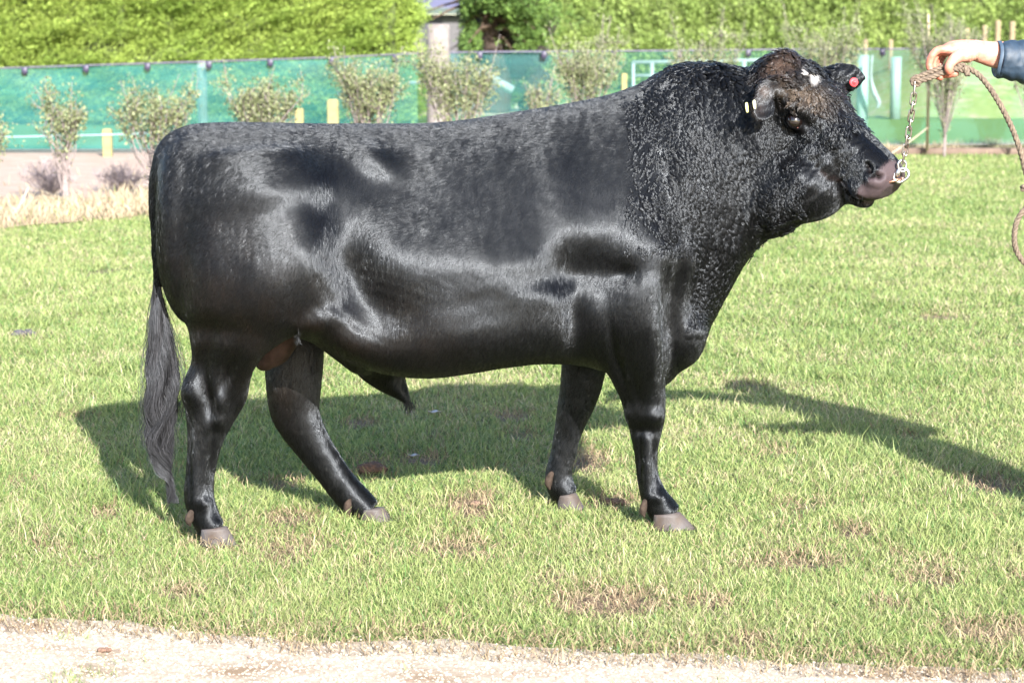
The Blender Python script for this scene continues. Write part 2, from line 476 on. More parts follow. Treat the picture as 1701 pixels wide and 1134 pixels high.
# pebbles of the path
def pebbles(n):
    rg = np.random.default_rng(25)
    zc = rg.uniform(5.2, 6.6, n); x = rg.uniform(-1, 1, n) * (zc * .235 + .2); y = zc - 7.4
    edge = path_y(x); k = (y < edge - .02 + rg.normal(0, .05, n)); x, y = x[k], y[k]; n = len(x)
    r = rg.uniform(.0018, .0052, n) * np.where(rg.random(n) < .03, 2.0, 1)
    D = np.array([(1, 0, 0), (0, 1, 0), (-1, 0, 0), (0, -1, 0), (0, 0, 1)], float)
    a = rg.uniform(0, 6.28, n)
    V_ = np.zeros((n, 5, 3))
    sc_ = np.stack([r * rg.uniform(.8, 1.5, n), r * rg.uniform(.7, 1.1, n), r * rg.uniform(.4, .9, n)], 1)
    for i in range(5):
        d = D[i] * sc_
        V_[:, i, 0] = x + d[:, 0] * np.cos(a) - d[:, 1] * np.sin(a); V_[:, i, 1] = y + d[:, 0] * np.sin(a) + d[:, 1] * np.cos(a); V_[:, i, 2] = d[:, 2] - .003
    i = np.arange(n)[:, None] * 5
    F_ = np.concatenate([i + np.array([t]) for t in ([0, 1, 4], [1, 2, 4], [2, 3, 4], [3, 0, 4])])
    col = np.array((.37, .325, .265)) * rg.uniform(.5, 1.25, n)[:, None]
    dk = (rg.random(n) < .14)[:, None]; col = np.where(dk, np.array((.16, .11, .08)), col)
    m, nt, p = new_mat('pebble'); at = nt.nodes.new('ShaderNodeAttribute'); at.attribute_name = 'Col'
    nt.links.new(at.outputs['Color'], p.inputs['Base Color']); setp(p, Roughness=.85)
    return tag(mesh('gravel', V_.reshape(-1, 3), F_, m, None, np.repeat(col, 5, 0), smooth=False), kind='stuff')
pebbles(30000)

# clods and dung lying on the ground
def clod(name, px_, py_, wpx, hpx, label, cat, col, col2, seed, group=None, lumps=9, z=0.0):
    rg = np.random.default_rng(seed); ctr = G(px_, py_, z); k = (7.4 + ctr[1]) / FPX
    q = MB()
    for i in range(lumps):
        o = rg.uniform(-1, 1, 3) * np.array((wpx * .36 * k, wpx * .25 * k, 0))
        r = rg.uniform(.45, .8) * hpx * k * .62
        q.ball(ctr + o + (0, 0, r * .45), (r * rg.uniform(1, 1.7), r * rg.uniform(.8, 1.4), r * rg.uniform(.6, 1)), np.array(Matrix.Rotation(rg.uniform(0, 6), 3, 'Z')), 12, 8)
    V_, F_, E_ = voxel(q, max(.0022, hpx * k * .07), 2)
    V_ = V_ + unit(V_ - ctr) * ((fbm(V_[:, 0] * 160, V_[:, 1] * 160 + V_[:, 2] * 120, seed) - .5) * hpx * k * .3)[:, None]
    return tag(mesh(name, V_, F_, plain(name + ' surface', col, .9, .4, 90, bump=.6, rgb2=col2)), label, cat, group)
clod('dirt_clod', 172, 1080, 26, 11, 'brown clod of dirt lying on the pale gravel path', 'clod', (.17, .10, .07), (.08, .045, .03), 31, lumps=7)
clod('dirt_clod', 620, 783, 44, 24, 'reddish brown clod of turf in the shade behind the slanted hind leg', 'clod', (.13, .075, .05), (.05, .03, .02), 32)
clod('dung_pat', 40, 556, 46, 14, 'dark grey dung pat on the lawn at the left edge', 'dung pat', (.07, .065, .075), (.035, .03, .035), 33)
clod('dirt_clod', 1023, 836, 34, 14, 'brown clod of turf in the grass between the two front hooves', 'clod', (.15, .09, .065), (.05, .032, .022), 34)
clod('dirt_clod', 795, 838, 30, 11, 'light brown clod of soil in the bare patch under the belly', 'clod', (.20, .13, .09), (.10, .06, .045), 35)
clod('dirt_clod', 420, 1090, 30, 5, 'small grey flat clod on the gravel path right of the brown one', 'clod', (.22, .17, .14), (.13, .09, .075), 36, lumps=6)
def scrap(px_, py_, wpx, label, seed):
    rg = np.random.default_rng(seed); ctr = G(px_, py_, .02); k = (7.4 + ctr[1]) / FPX * wpx / 2
    n = 9; t = np.linspace(-1, 1, n); top = []; bot = []
    for s in (-1, 0, 1):
        wv = np.sqrt(np.clip(1 - t ** 2, .02, 1)) * .55
        top.append(np.column_stack([t * k, s * wv * k, (.12 * np.sin(t * 4 + s) + .14 * abs(s)) * k]))
    top = np.concatenate(top) + ctr; bot = top - (0, 0, .0015)
    F_ = []
    for a_ in range(2):
        for i in range(n - 1):
            f = (a_ * n + i, a_ * n + i + 1, (a_ + 1) * n + i + 1, (a_ + 1) * n + i)
            F_.append(f); F_.append(tuple(3 * n + v for v in f[::-1]))
    for i in range(n - 1):
        F_.append((i + 1, i, 3 * n + i, 3 * n + i + 1)); F_.append((2 * n + i, 2 * n + i + 1, 5 * n + i + 1, 5 * n + i))
    return tag(mesh('dead_leaf', np.concatenate([top, bot]), F_, plain('grey leaf', (.42, .38, .37), .7, .3, 60)), label, 'leaf')
scrap(722, 684, 22, 'curled grey leaf on the shaded grass near the sheath', 1)
scrap(688, 756, 20, 'pale pinkish grey leaf on the shaded grass below the other leaf', 2)
# ================================================================ the bull
rng = np.random.default_rng(7)

def ymid(px):
    return -0.13 + (np.asarray(px, float) - 480) / 545.0 * 0.19

# ---- head frame: u along poll -> muzzle, s towards the near cheek, n out of the forehead
HY, HT, HR = R(36), R(42), R(10)
hf = np.array((math.cos(HY) * math.cos(HT), -math.sin(HY) * math.cos(HT), -math.sin(HT)))
hs0 = np.array((-math.sin(HY), -math.cos(HY), 0.0))
hn0 = np.array((math.cos(HY) * math.sin(HT), -math.sin(HY) * math.sin(HT), math.cos(HT)))
hs = hs0 * math.cos(HR) - hn0 * math.sin(HR)
hn = hn0 * math.cos(HR) + hs0 * math.sin(HR)
HM = np.array([hf, hs, hn])
HP = P(1316, 92, -0.03)
def H(u, s, n): return HP + np.array((u, s, n)) @ HM

b = MB()
# torso and neck: x, top, bottom (photo pixels), half width (m), level of the widest point, top narrowing
TOR = [(266, 310, 400, .05, 0, 0, 0), (269, 272, 450, .13, 0, .1, 0), (279, 240, 490, .185, 0, .12, 0), (300, 220, 528, .235, .0, .14, 0),
       (330, 208, 545, .252, .0, .15, 0), (362, 203, 555, .265, -.05, .16, 0), (420, 203, 552, .285, -.05, .2, 0), (480, 204, 545, .30, -.1, .24, 0), (540, 205, 570, .32, -.25, .2, 0),
       (600, 205, 598, .345, -.38, .22, 0), (660, 205, 612, .37, -.44, .24, 0), (720, 204, 614, .385, -.46, .25, 0), (780, 198, 606, .39, -.46, .26, 0),
       (840, 189, 599, .385, -.42, .28, 0), (900, 179, 596, .37, -.36, .3, 0), (960, 168, 602, .35, -.28, .32, 0), (1010, 157, 614, .335, -.2, .36, 0),
       (1060, 140, 640, .315, -.1, .42, 0), (1100, 118, 642, .285, -.05, .42, -.005), (1135, 106, 606, .25, 0, .4, -.015), (1170, 104, 553, .225, 0, .36, -.03),
       (1200, 106, 500, .21, .0, .3, -.05), (1230, 114, 442, .195, 0, .25, -.075), (1260, 120, 410, .18, 0, .2, -.1), (1290, 125, 384, .165, 0, .15, -.115), (1315, 135, 365, .14, 0, .1, -.12)]
T_ = catmull(np.array(TOR, float), 4)
rings = []
tt = np.linspace(0, 2 * np.pi, 48, endpoint=False)
for x, top, bot, hw, lev, nar, dy in T_:
    ym = float(ymid(x)) + dy
    a, c = P(x, top, ym), P(x, bot, ym)
    sz = np.sin(tt); cy = np.cos(tt)
    w = hw * np.sign(cy) * np.abs(cy) ** np.where(sz < 0, .86, .72)
    w = w * (1 - nar * np.clip(sz, 0, 1) ** 1.5)
    z = np.sign(sz) * np.abs(sz) ** .92 + lev * (1 - sz ** 2)
    mid = (a + c) / 2; hh = (a - c) / 2
    rg = mid + np.outer(z, hh); rg[:, 1] += w
    rings.append(rg)
b.loft(rings)

def leg(st, sub=5):
    """st: px, py, half width px, half depth m, Y"""
    C = np.array([P(x, y, Y) for x, y, r, d, Y in st])
    sc_ = np.array([r * (7.4 + Y) / FPX for x, y, r, d, Y in st])
    b.tube(C, sc_, [s[3] for s in st], seg=24, sub=sub)
NH = -.305
leg([(405, 250, 95, .10, -.30), (411, 310, 138, .125, -.315), (418, 380, 146, .14, -.32), (408, 450, 126, .14, -.325), (393, 510, 104, .125, -.32), (378, 560, 70, .10, -.315), (370, 603, 52, .075, NH),
     (358, 648, 56, .056, NH), (349, 690, 42, .05, NH), (340, 735, 29, .041, NH), (333, 785, 24, .038, NH), (331, 825, 25, .042, NH), (341, 858, 24, .046, NH), (352, 878, 23, .045, NH)])
FH = .07
leg([(440, 380, 120, .12, .16), (470, 470, 95, .12, .14), (490, 545, 54, .10, .11), (489, 600, 51, .08, .09), (488, 645, 47, .062, FH), (490, 682, 42, .054, FH), (502, 710, 37, .05, FH), (519, 738, 32, .044, FH),
     (545, 775, 28, .04, FH), (570, 808, 27, .042, FH), (594, 835, 28, .046, FH), (610, 850, 26, .045, FH)])
NF = -.085
leg([(1030, 330, 75, .06, -.16), (1032, 400, 92, .085, -.19), (1040, 455, 88, .10, -.20), (1047, 510, 70, .095, -.185), (1053, 560, 56, .08, -.16), (1058, 610, 49, .066, -.13), (1067, 650, 41, .056, -.10), (1072, 685, 35, .052, NF),
     (1073, 715, 28, .044, NF), (1073, 750, 20, .036, NF), (1076, 790, 18, .035, NF), (1086, 822, 22, .04, NF), (1098, 842, 25, .045, NF), (1110, 856, 25, .045, NF)])
FF = .245
leg([(990, 470, 70, .09, .25), (978, 560, 46, .085, .25), (970, 610, 40, .07, .25), (964, 645, 36, .058, FF), (954, 680, 30, .05, FF), (943, 720, 23, .038, FF), (935, 755, 21, .036, FF), (928, 785, 22, .04, FF), (931, 806, 23, .045, FF), (940, 822, 22, .045, FF)])
# muscle masses
def lump(px, py, Y, rx, ry, rd):
    k = (7.4 + Y) / FPX
    b.ball(P(px, py, Y), (rx * k, rd, ry * k))
lump(1058, 505, -.16, 62, 80, .12)      # upper arm
lump(465, 395, -.30, 90, 100, .155)      # thigh
lump(500, 480, -.24, 50, 60, .13)       # stifle
lump(1130, 540, .02, 48, 75, .17)       # brisket
lump(1180, 150, .10, 70, 40, .13)       # crest
# flank fold, sheath
C = [P(505, 505, -.25), P(545, 555, -.20), P(600, 600, -.12)]
b.tube(C, [.06, .05, .05], [.05, .05, .06], seg=14, sub=4, round_ends=True)
C = [P(620, 600, -.03), P(650, 632, -.03), P(668, 652, -.03), P(678, 668, -.03)]
b.tube(C, [.075, .055, .032, .014], [.08, .055, .035, .016], seg=16, sub=4, round_ends=True)
# tail root and dock
TAIL = [(335, 224), (300, 228), (272, 243), (258, 274), (252, 325), (256, 400), (258, 450), (262, 500)]
b.tube([P(x, y, -.19 - .035 * min(1, max(0, i - 1) / 2)) for i, (x, y) in enumerate(TAIL)], [.045, .04, .032, .024, .02, .017, .015, .011], seg=14, sub=5, round_ends=True)

# ---- head
HS = [(-.075, -.09, -.20, .06, 0), (-.05, -.045, -.25, .105, 0), (-.01, -.014, -.275, .128, .0), (.05, -.001, -.29, .138, .05), (.11, .004, -.30, .142, .15), (.17, .004, -.305, .14, .25),
      (.23, .0, -.30, .128, .3), (.29, -.006, -.275, .112, .3), (.35, -.008, -.245, .098, .28), (.41, -.006, -.215, .088, .22), (.46, -.002, -.19, .086, .1), (.50, -.006, -.165, .086, .05), (.53, -.022, -.145, .078, 0), (.55, -.05, -.115, .055, 0)]
rings = []
for u, nt_, nb_, hw, tp in catmull(np.array(HS), 4):
    sz = np.sin(tt); cy = np.cos(tt)
    w = hw * np.sign(cy) * np.abs(cy) ** .75 * (1 - tp * (1 - sz) / 2)
    z = (nt_ + nb_) / 2 + (nt_ - nb_) / 2 * np.sign(sz) * np.abs(sz) ** .8
    rings.append(HP + np.column_stack([np.full(len(tt), u), w, z]) @ HM)
b.loft(rings)
def hball(u, s, n, r): b.ball(H(u, s, n), r, HM)
ES = .122
def solve_head(px_, py_, s_):
    x = np.array((.22, -.06))
    for _ in range(20):
        f0 = np.array(proj(H(x[0], s_, x[1])[None])).ravel() - (px_, py_)
        J = np.column_stack([(np.array(proj(H(x[0] + (k == 0) * .001, s_, x[1] + (k == 1) * .001)[None])).ravel() - (px_, py_) - f0) / .001 for k in (0, 1)])
        x = x - np.linalg.solve(J, f0)
    return x
EU, EN = solve_head(1321, 199, ES)
for sg in (1, -1):
    hball(EU - .035, sg * .108, EN + .035, (.06, .038, .032))     # brow
    hball(EU + .10, sg * .08, EN - .075, (.12, .04, .07))           # cheek
    hball(.17, sg * .075, -.21, (.12, .06, .09))                    # jaw muscle
    hball(.505, sg * .05, -.058, (.04, .042, .042))                 # nostril wing
    hball(.485, sg * .045, -.118, (.05, .05, .04))                  # upper lip
    # eyelids
    for up in (1, -1):
        A = [H(EU - .034 + .068 * q, sg * (ES + .008 * math.sin(math.pi * q) - .004), EN + up * (.024 * math.sin(math.pi * q)) - .004) for q in np.linspace(0, 1, 7)]
        b.tube(A, [.006, .009, .010, .011, .010, .009, .006], seg=8, sub=2, round_ends=True)
hball(.02, 0, -.066, (.085, .10, .068))                             # poll dome
hball(.47, 0, -.175, (.06, .06, .03))                               # lower lip
hball(.40, 0, -.195, (.10, .055, .04))                              # chin
b.ball(P(1335, 312, -.10), (.15, .11, .118))                        # throat
b.ball(P(1285, 330, -.05), (.12, .13, .13))
# ears: cupped leaves hanging out and back
def ear(base, tip, up, width, thick=.013, n=9, cup=.45):
    base, tip = np.asarray(base), np.asarray(tip)
    ax = tip - base; Ln = np.linalg.norm(ax); ax = ax / Ln
    e = unit(np.asarray(up) - ax * (np.asarray(up) @ ax)); nrm = np.cross(ax, e)
    rg = []
    for q in np.linspace(0, 1, n):
        w = width * (0.42 + 1.1 * q) if q < .35 else width * (.805 + .195 * math.sin((q - .35) / .3 * math.pi / 2) if q < .65 else max(.12, math.cos((q - .65) / .35 * math.pi / 2 * .93)))
        a = np.linspace(-1, 1, 11)
        curve = cup * (1 - q * .45)
        mid = base + ax * Ln * q
        prof = [mid + e * w * k + nrm * (w * curve * k * k) for k in a]
        up_ = [p + nrm * thick / 2 for p in prof]; dn = [p - nrm * thick / 2 for p in prof[::-1]]
        rg.append(np.array(up_ + dn))
    b.loft(rg)
    return ax, e, nrm
NEB = P(1272, 150, -.17)
ear(NEB, P(1254, 205, -.215), (-1, -.12, .12), .048, thick=.014, cup=-.62)
b.tube([P(1290, 148, -.10), P(1274, 150, -.155), P(1262, 160, -.185)], [.045, .035, .024], [.05, .04, .02], seg=14, sub=4, round_ends=True)
FEB = H(.075, -.125, -.05)
ear(FEB, P(1437, 128, FEB[1] + .03), (.1, .25, 1), .05, cup=-.35)

VOX = .0065
V, F, E = voxel(b, VOX, 6)
N = vnormals(V, F)
px, py = proj(V)
near = V[:, 1] < ymid(px) + np.where(px > 1200, -.1, 0)
def gz(cx, cy, rx, ry, rot=0):
    c, s = math.cos(R(rot)), math.sin(R(rot))
    dx, dy = px - cx, py - cy
    return np.exp(-((dx * c + dy * s) / rx) ** 2 - ((-dx * s + dy * c) / ry) ** 2)
hl = (V - HP) @ HM.T                      # head coordinates of every vertex
headm = (px > 1255) & (hl[:, 0] > -.08)
# soften the creases where masses meet (not the head, feet)
w = np.zeros(len(V))
soft = [(500, 285, 140, 60, 1), (1000, 250, 110, 110, 1), (430, 250, 260, 50, 1), (290, 250, 60, 90, 1), (480, 300, 240, 170, 1), (560, 470, 130, 130, 1), (620, 260, 70, 60, .7), (1030, 380, 150, 190, 1), (950, 500, 70, 130, .8), (1120, 500, 90, 140, .9), (1190, 250, 110, 170, 1), (360, 560, 90, 90, .5),
        (660, 620, 80, 40, .6), (270, 230, 40, 60, .5), (1290, 320, 80, 80, .9), (1050, 540, 90, 110, .9), (970, 600, 60, 40, .5)]
for cx, cy, rx, ry, a in soft: w = np.maximum(w, a * gz(cx, cy, rx, ry))
w[headm & (hl[:, 0] > .05) & (hl[:, 2] > -.2)] *= .1
w = np.clip(w * 1.5, 0, 1)
V = lap(V, E, 130, w, .5, taubin=False)
N = vnormals(V, F)
# relief of the near flank: cx, cy, rx, ry, rot, metres
REL = [(528, 385, 46, 85, 0, .016), (462, 480, 95, 92, 0, .038), (575, 440, 42, 75, -25, -.032), (540, 345, 60, 34, 35, -.007), (430, 320, 120, 30, -10, .008), (300, 400, 26, 120, 3, -.008), (345, 470, 40, 110, 0, .012),
       (622, 264, 40, 24, 25, .013), (660, 310, 70, 50, 0, -.006), (700, 430, 190, 55, 5, .012), (520, 525, 50, 16, 0, .012), (575, 560, 60, 24, 35, .014), (640, 520, 60, 40, 20, -.014),
       (970, 450, 60, 42, 20, -.028), (905, 465, 60, 24, 0, -.006), (960, 530, 22, 60, 0, -.02), (1040, 455, 26, 22, 0, -.014), (1050, 570, 60, 75, 0, .016), (1115, 500, 16, 90, 5, -.022), (1090, 440, 50, 30, 30, -.004),
       (930, 300, 34, 110, -8, .003), (800, 560, 120, 40, 0, .008), (1130, 430, 30, 40, 0, .014), (1160, 480, 16, 80, 15, -.012), (740, 230, 260, 24, 0, -.003),
       (318, 652, 16, 24, 0, .012), (345, 660, 9, 40, -10, -.012), (365, 665, 14, 36, -20, .008), (372, 690, 14, 40, 20, -.006), (400, 600, 20, 40, 0, .01), (1070, 690, 24, 18, 0, .006), (1072, 715, 20, 8, 0, -.006), (350, 545, 50, 20, 0, -.01), (330, 850, 9, 30, 0, -.004), (352, 770, 5, 60, 3, -.006), (322, 770, 7, 60, 0, .004), (318, 760, 3, 70, 0, -.004), (378, 620, 10, 50, 25, -.010), (345, 585, 14, 40, 10, -.008), (420, 575, 20, 30, 20, .008), (1062, 770, 5, 45, 0, -.006), (1086, 770, 5, 50, 0, -.004), (1075, 775, 6, 50, 0, .004), (1030, 610, 8, 60, -14, -.010), (1085, 600, 14, 60, 0, .008), (1055, 640, 10, 40, -10, -.006), (1088, 690, 14, 16, 0, .008), (1045, 690, 8, 16, 0, .006), (1090, 825, 14, 10, 0, .005), (338, 835, 16, 12, 0, .005), (362, 700, 12, 12, 0, .007),
       (470, 690, 14, 40, -30, .006), (1330, 330, 40, 20, 0, .01), (1150, 300, 34, 110, -15, .008), (1100, 300, 22, 120, -12, -.006)]
d = np.zeros(len(V))
fl = np.clip(-N[:, 1] * 1.6, 0, 1) * near
for cx, cy, rx, ry, rot, a in REL: d += a * gz(cx, cy, rx, ry, rot)
leg_n = (fbm(px / 13, py / 16, 77) - .5) * .0024 * (py > 590)
d_leg = leg_n * np.clip(-N[:, 1] + .5, 0, 1)
nb = (fbm(px / 60, py / 60, 3) - .5) * .005 + (fbm(px / 22, py / 22, 5) - .5) * .0008
d = d * 1.85 + nb
V = V + N * (d * np.where(headm, 0, 1) * fl + d_leg)[:, None]
# hide folds of the neck
fold = (np.sin((px - py * .35) / 17 + 3 * fbm(px / 60, py / 60, 9)) * .004) * np.clip((px - 1080) / 70, 0, 1) * (px < 1290) * (py < 560)
V = V + N * (fold * fl)[:, None]
# face: tear trough, nostrils, mouth
hl = (V - HP) @ HM.T
def hg(u, s, n, ru, rs, rn): return np.exp(-((hl[:, 0] - u) / ru) ** 2 - ((hl[:, 1] - s) / rs) ** 2 - ((hl[:, 2] - n) / rn) ** 2)
hd = np.zeros(len(V)); nost = np.zeros(len(V))
for sg in (1, -1):
    hd -= .016 * hg(EU + .05, sg * .12, EN + .01, .03, .04, .016)
    hd -= .012 * hg(EU + .02, sg * .12, EN - .05, .05, .04, .014)
    pass
def at_px(x, y):
    """head coordinates of the visible surface under a photo pixel"""
    d = (px - x) ** 2 + (py - y) ** 2 + np.where((N * unit(CAM - V)).sum(1) > .05, 0, 1e6)
    k = np.argsort(d)[:40]; k = k[d[k] < 16] if (d[k] < 16).any() else k[:1]
    k = k[np.argmin(V[k, 1])]
    return hl[k]
for x, y, r_ in ((1440, 271, .008), (1442, 279, .011), (1448, 286, .013), (1456, 289, .0125), (1464, 290, .011), (1470, 291, .008)):
    u_, s_, n_ = at_px(x, y)
    for sg in (1, -1):
        nost = np.maximum(nost, np.exp(-(((hl[:, 0] - u_) ** 2 + (hl[:, 1] - sg * s_) ** 2 + (hl[:, 2] - n_) ** 2) / r_ ** 2)))
mzr = np.clip((hl[:, 0] - .47) / .02, 0, 1) * headm
hd += (fbm(hl[:, 1] * 190 + hl[:, 0] * 60, hl[:, 2] * 190, 15, 2) - .5) * .0022 * mzr
hd -= .028 * nost
mouth = np.exp(-((hl[:, 2] + .150 - .02 * np.clip((hl[:, 0] - .38) / .15, 0, 1)) / .006) ** 2) * ((hl[:, 0] > .36) & (hl[:, 0] < .6))
hd -= .004 * mouth * headm * (hl[:, 0] > .42)
hd += (fbm(hl[:, 0] * 45, hl[:, 1] * 45 + hl[:, 2] * 30, 21) - .5) * .010 * (hl[:, 0] < .42) * (hl[:, 0] > -.05)
V = V + N * (hd * headm)[:, None]
V = lap(V, E, 2, np.clip(nost + .5, 0, 1))
N = vnormals(V, F)
px, py = proj(V)

# ---- colours of the hide
c = np.tile(np.array((.0020, .0019, .0022)), (len(V), 1))
def paint(mask, rgb):
    global c
    c = c * (1 - mask[:, None]) + np.array(rgb) * mask[:, None]
nz = fbm(px / 30, py / 30, 11)
paint(np.clip(gz(400, 480, 120, 120) + gz(690, 540, 90, 60) * .8 + gz(560, 560, 60, 50) + gz(470, 640, 50, 60), 0, 1) * .45 * nz, (.016, .0095, .005))
paint(np.clip(gz(1335, 158, 40, 20, 18) * 1.1, 0, 1) * .62 * headm * np.clip(fbm(px / 4 + py / 6, py / 14 - px / 10, 6) * 2 - .2, 0, 1), (.11, .08, .055))
paint(np.clip(gz(1300, 108, 24, 16, -30), 0, 1) * .5 * headm, (.09, .055, .036))
paint(np.clip(gz(1310, 145, 50, 40), 0, 1) * .2 * headm, (.02, .017, .015))
bl = np.clip(np.maximum(gz(1353, 131, 7, 11, -10), gz(1345, 121, 9, 4, 30)) * 2.4 - .5 + .4 * (fbm(px / 3, py / 3, 2) - .5), 0, 1) * headm
paint(np.clip(gz(1321, 200, 24, 17) * 1.8, 0, 1) * headm, (.0022, .002, .0022))
paint(bl, (.30, .285, .28))
mz = np.clip((hl[:, 0] - .480 + .18 * np.clip(-.04 - hl[:, 2], -1, .06) - .02 * np.abs(hl[:, 1]) / .08) / .012 + fbm(px / 5, py / 5, 8) * .8, 0, 1) * headm * (hl[:, 2] > -.14)
paint(mz, (.055, .041, .044))
lip = np.clip(hg(.475, .045, -.158, .05, .06, .012) * 1.5, 0, 1) * headm * (hl[:, 0] > .42)
paint(lip * .8 * np.clip((px - 1432) / 10, 0, 1), (.16, .12, .11))
paint(np.clip(mouth * 1.2, 0, 1) * headm, (.012, .008, .008))
paint(np.clip(nost * 1.6 - .2, 0, 1) * headm, (.006, .004, .004))
earm = np.clip(gz(1243, 166, 6, 22, -8) * 1.2 + gz(1272, 150, 8, 8), 0, 1) * (px < 1290) * (V[:, 1] < -.17)
paint(earm * .8, (.10, .07, .055))
paint(np.clip(gz(1262, 168, 9, 22) * 1.3, 0, 1) * (px < 1290) * (V[:, 1] < -.15), (.012, .007, .005))
feet = [(352, 880, 30), (612, 850, 30), (1112, 858, 30), (940, 824, 26)]
skinmask = np.clip(mz + nost + lip, 0, 1)

# ---- materials
def hide_mat():
    m, nt, p = new_mat('black hide')
    at = nt.nodes.new('ShaderNodeAttribute'); at.attribute_name = 'Col'
    nt.links.new(at.outputs['Color'], p.inputs['Base Color'])
    setp(p, Roughness=.48); p.inputs['Specular IOR Level'].default_value = .10; p.inputs['Specular Tint'].default_value = (.84, .90, 1, 1)
    p.inputs['Sheen Weight'].default_value = .0; p.inputs['Sheen Roughness'].default_value = .4
    p.inputs['Sheen Tint'].default_value = (.8, .85, 1, 1)
    tc = nt.nodes.new('ShaderNodeTexCoord'); mp = nt.nodes.new('ShaderNodeMapping')
    mp.inputs['Scale'].default_value = (520, 520, 48)
    n = nt.nodes.new('ShaderNodeTexNoise'); n.inputs['Scale'].default_value = 1; n.inputs['Detail'].default_value = 3
    bp = nt.nodes.new('ShaderNodeBump'); bp.inputs['Strength'].default_value = .35; bp.inputs['Distance'].default_value = .0025
    nt.links.new(tc.outputs['Object'], mp.inputs[0]); nt.links.new(mp.outputs[0], n.inputs['Vector'])
    nt.links.new(n.outputs['Fac'], bp.inputs['Height']); nt.links.new(bp.outputs[0], p.inputs['Normal'])
    return m
M_HIDE = hide_mat()
def hair_mat(name, rgb, rough, spec, aniso=0.0):
    m, nt, p = new_mat(name)
    at = nt.nodes.new('ShaderNodeAttribute'); at.attribute_name = 'Col'
    p.inputs['Specular Tint'].default_value = (.86, .92, 1, 1)
    if rgb is None: nt.links.new(at.outputs['Color'], p.inputs['Base Color'])
    else: p.inputs['Base Color'].default_value = (*rgb, 1)
    setp(p, Roughness=rough); p.inputs['Specular IOR Level'].default_value = spec
    return m
M_COAT = hair_mat('short black coat', None, .31, .54)
M_CURL = hair_mat('curly black coat', None, .33, .40)
M_TAIL = hair_mat('grey black tail hair', None, .42, .35)

bull = empty('bull', (P(700, 700, 0)[0], 0, 0), 'large glossy black bull standing side-on in the grass with its head turned, ring in nose', 'bull')
body = mesh('body', V, F, M_HIDE, bull, c)

# ---- hair
def sample(weight, n):
    """n random points on the body surface: position, normal, vertex id"""
    tri = np.concatenate([F[:, [0, 1, 2]], F[:, [0, 2, 3]]])
    a, b_, c_ = V[tri[:, 0]], V[tri[:, 1]], V[tri[:, 2]]
    ar = np.linalg.norm(np.cross(b_ - a, c_ - a), axis=1) * weight[tri].mean(1)
    cs = np.cumsum(ar); t = np.searchsorted(cs, rng.random(n) * cs[-1])
    t = np.minimum(t, len(tri) - 1)
    r1, r2 = np.sqrt(rng.random(n)), rng.random(n)
    w_ = np.stack([1 - r1, r1 * (1 - r2), r1 * r2], 1)
    pos = (V[tri[t]] * w_[:, :, None]).sum(1)
    nrm = unit((N[tri[t]] * w_[:, :, None]).sum(1))
    return pos, nrm, tri[t, 0]

def strands(name, pts, rad, mat, parent, cols=None, tip=.25):
    """pts (n,k,3): one hair-curves object; tapering radius"""
    n, k = pts.shape[:2]
    hc = bpy.data.hair_curves.new(name)
    hc.add_curves([k] * n)
    hc.points.foreach_set('position', pts.reshape(-1).astype(np.float32)) if len(hc.points) else None
    ra = hc.attributes.get('radius') or hc.attributes.new('radius', 'FLOAT', 'POINT')
    prof = np.linspace(1, tip, k)
    rr = (np.asarray(rad).reshape(-1, 1) * np.ones((n, 1)) * prof).ravel()
    ra.data.foreach_set('value', rr.astype(np.float32))
    if cols is not None:
        ca = hc.attributes.new('Col', 'FLOAT_COLOR', 'CURVE')
        cc = np.ones((n, 4), np.float32); cc[:, :3] = cols
        ca.data.foreach_set('color', cc.ravel())
    hc.materials.append(mat)
    o = bpy.data.objects.new(name, hc)
    COL.objects.link(o)
    if parent is not None: attach(o, parent)
    return o

facing = np.clip((unit(CAM - V) * N).sum(1) * 3 + .5, .06, 1)
curly = np.clip((px - 985 - .12 * (py - 300)) / 250 + (fbm(px / 40, py / 40, 31) - .5) * .9, 0, 1) * (px > 1040) * np.clip((555 - py) / 40, 0, 1)
seg_ = np.array([P(1283, 148, -.15), P(1249, 203, -.225)])
tq = np.clip(((V - seg_[0]) @ (seg_[1] - seg_[0])) / ((seg_[1] - seg_[0]) @ (seg_[1] - seg_[0])), 0, 1)
earv = (np.linalg.norm(V - seg_[0] - tq[:, None] * (seg_[1] - seg_[0]), axis=1) < .055) & (V[:, 1] < -.165 + .02 * (px > 1270))
earv |= (px > 1398) & (py < 165) & (hl[:, 1] < -.135)
curly = curly ** 1.4
curly = np.where(earv, 0, curly)
curly = np.where((py > 420) & (px < 1160 - (py - 420) * .12), 0, curly)
face = headm & (hl[:, 0] > .10)
bare = np.zeros(len(V))
for fx, fy, fr in feet: bare = np.maximum(bare, gz(fx, fy + 12, fr * .8, 14))
bare = np.maximum(bare, skinmask)
for sg in (1, -1): bare = np.clip(np.maximum(bare, np.maximum(hg(EU, sg * ES, EN, .045, .05, .04), hg(EU + .01, sg * ES, EN - .02, .04, .05, .03)) * 1.9), 0, 1)
tailv = (px < 275) & (py > 250) & (py < 560) & (px < 262 + (py - 250) * .06)

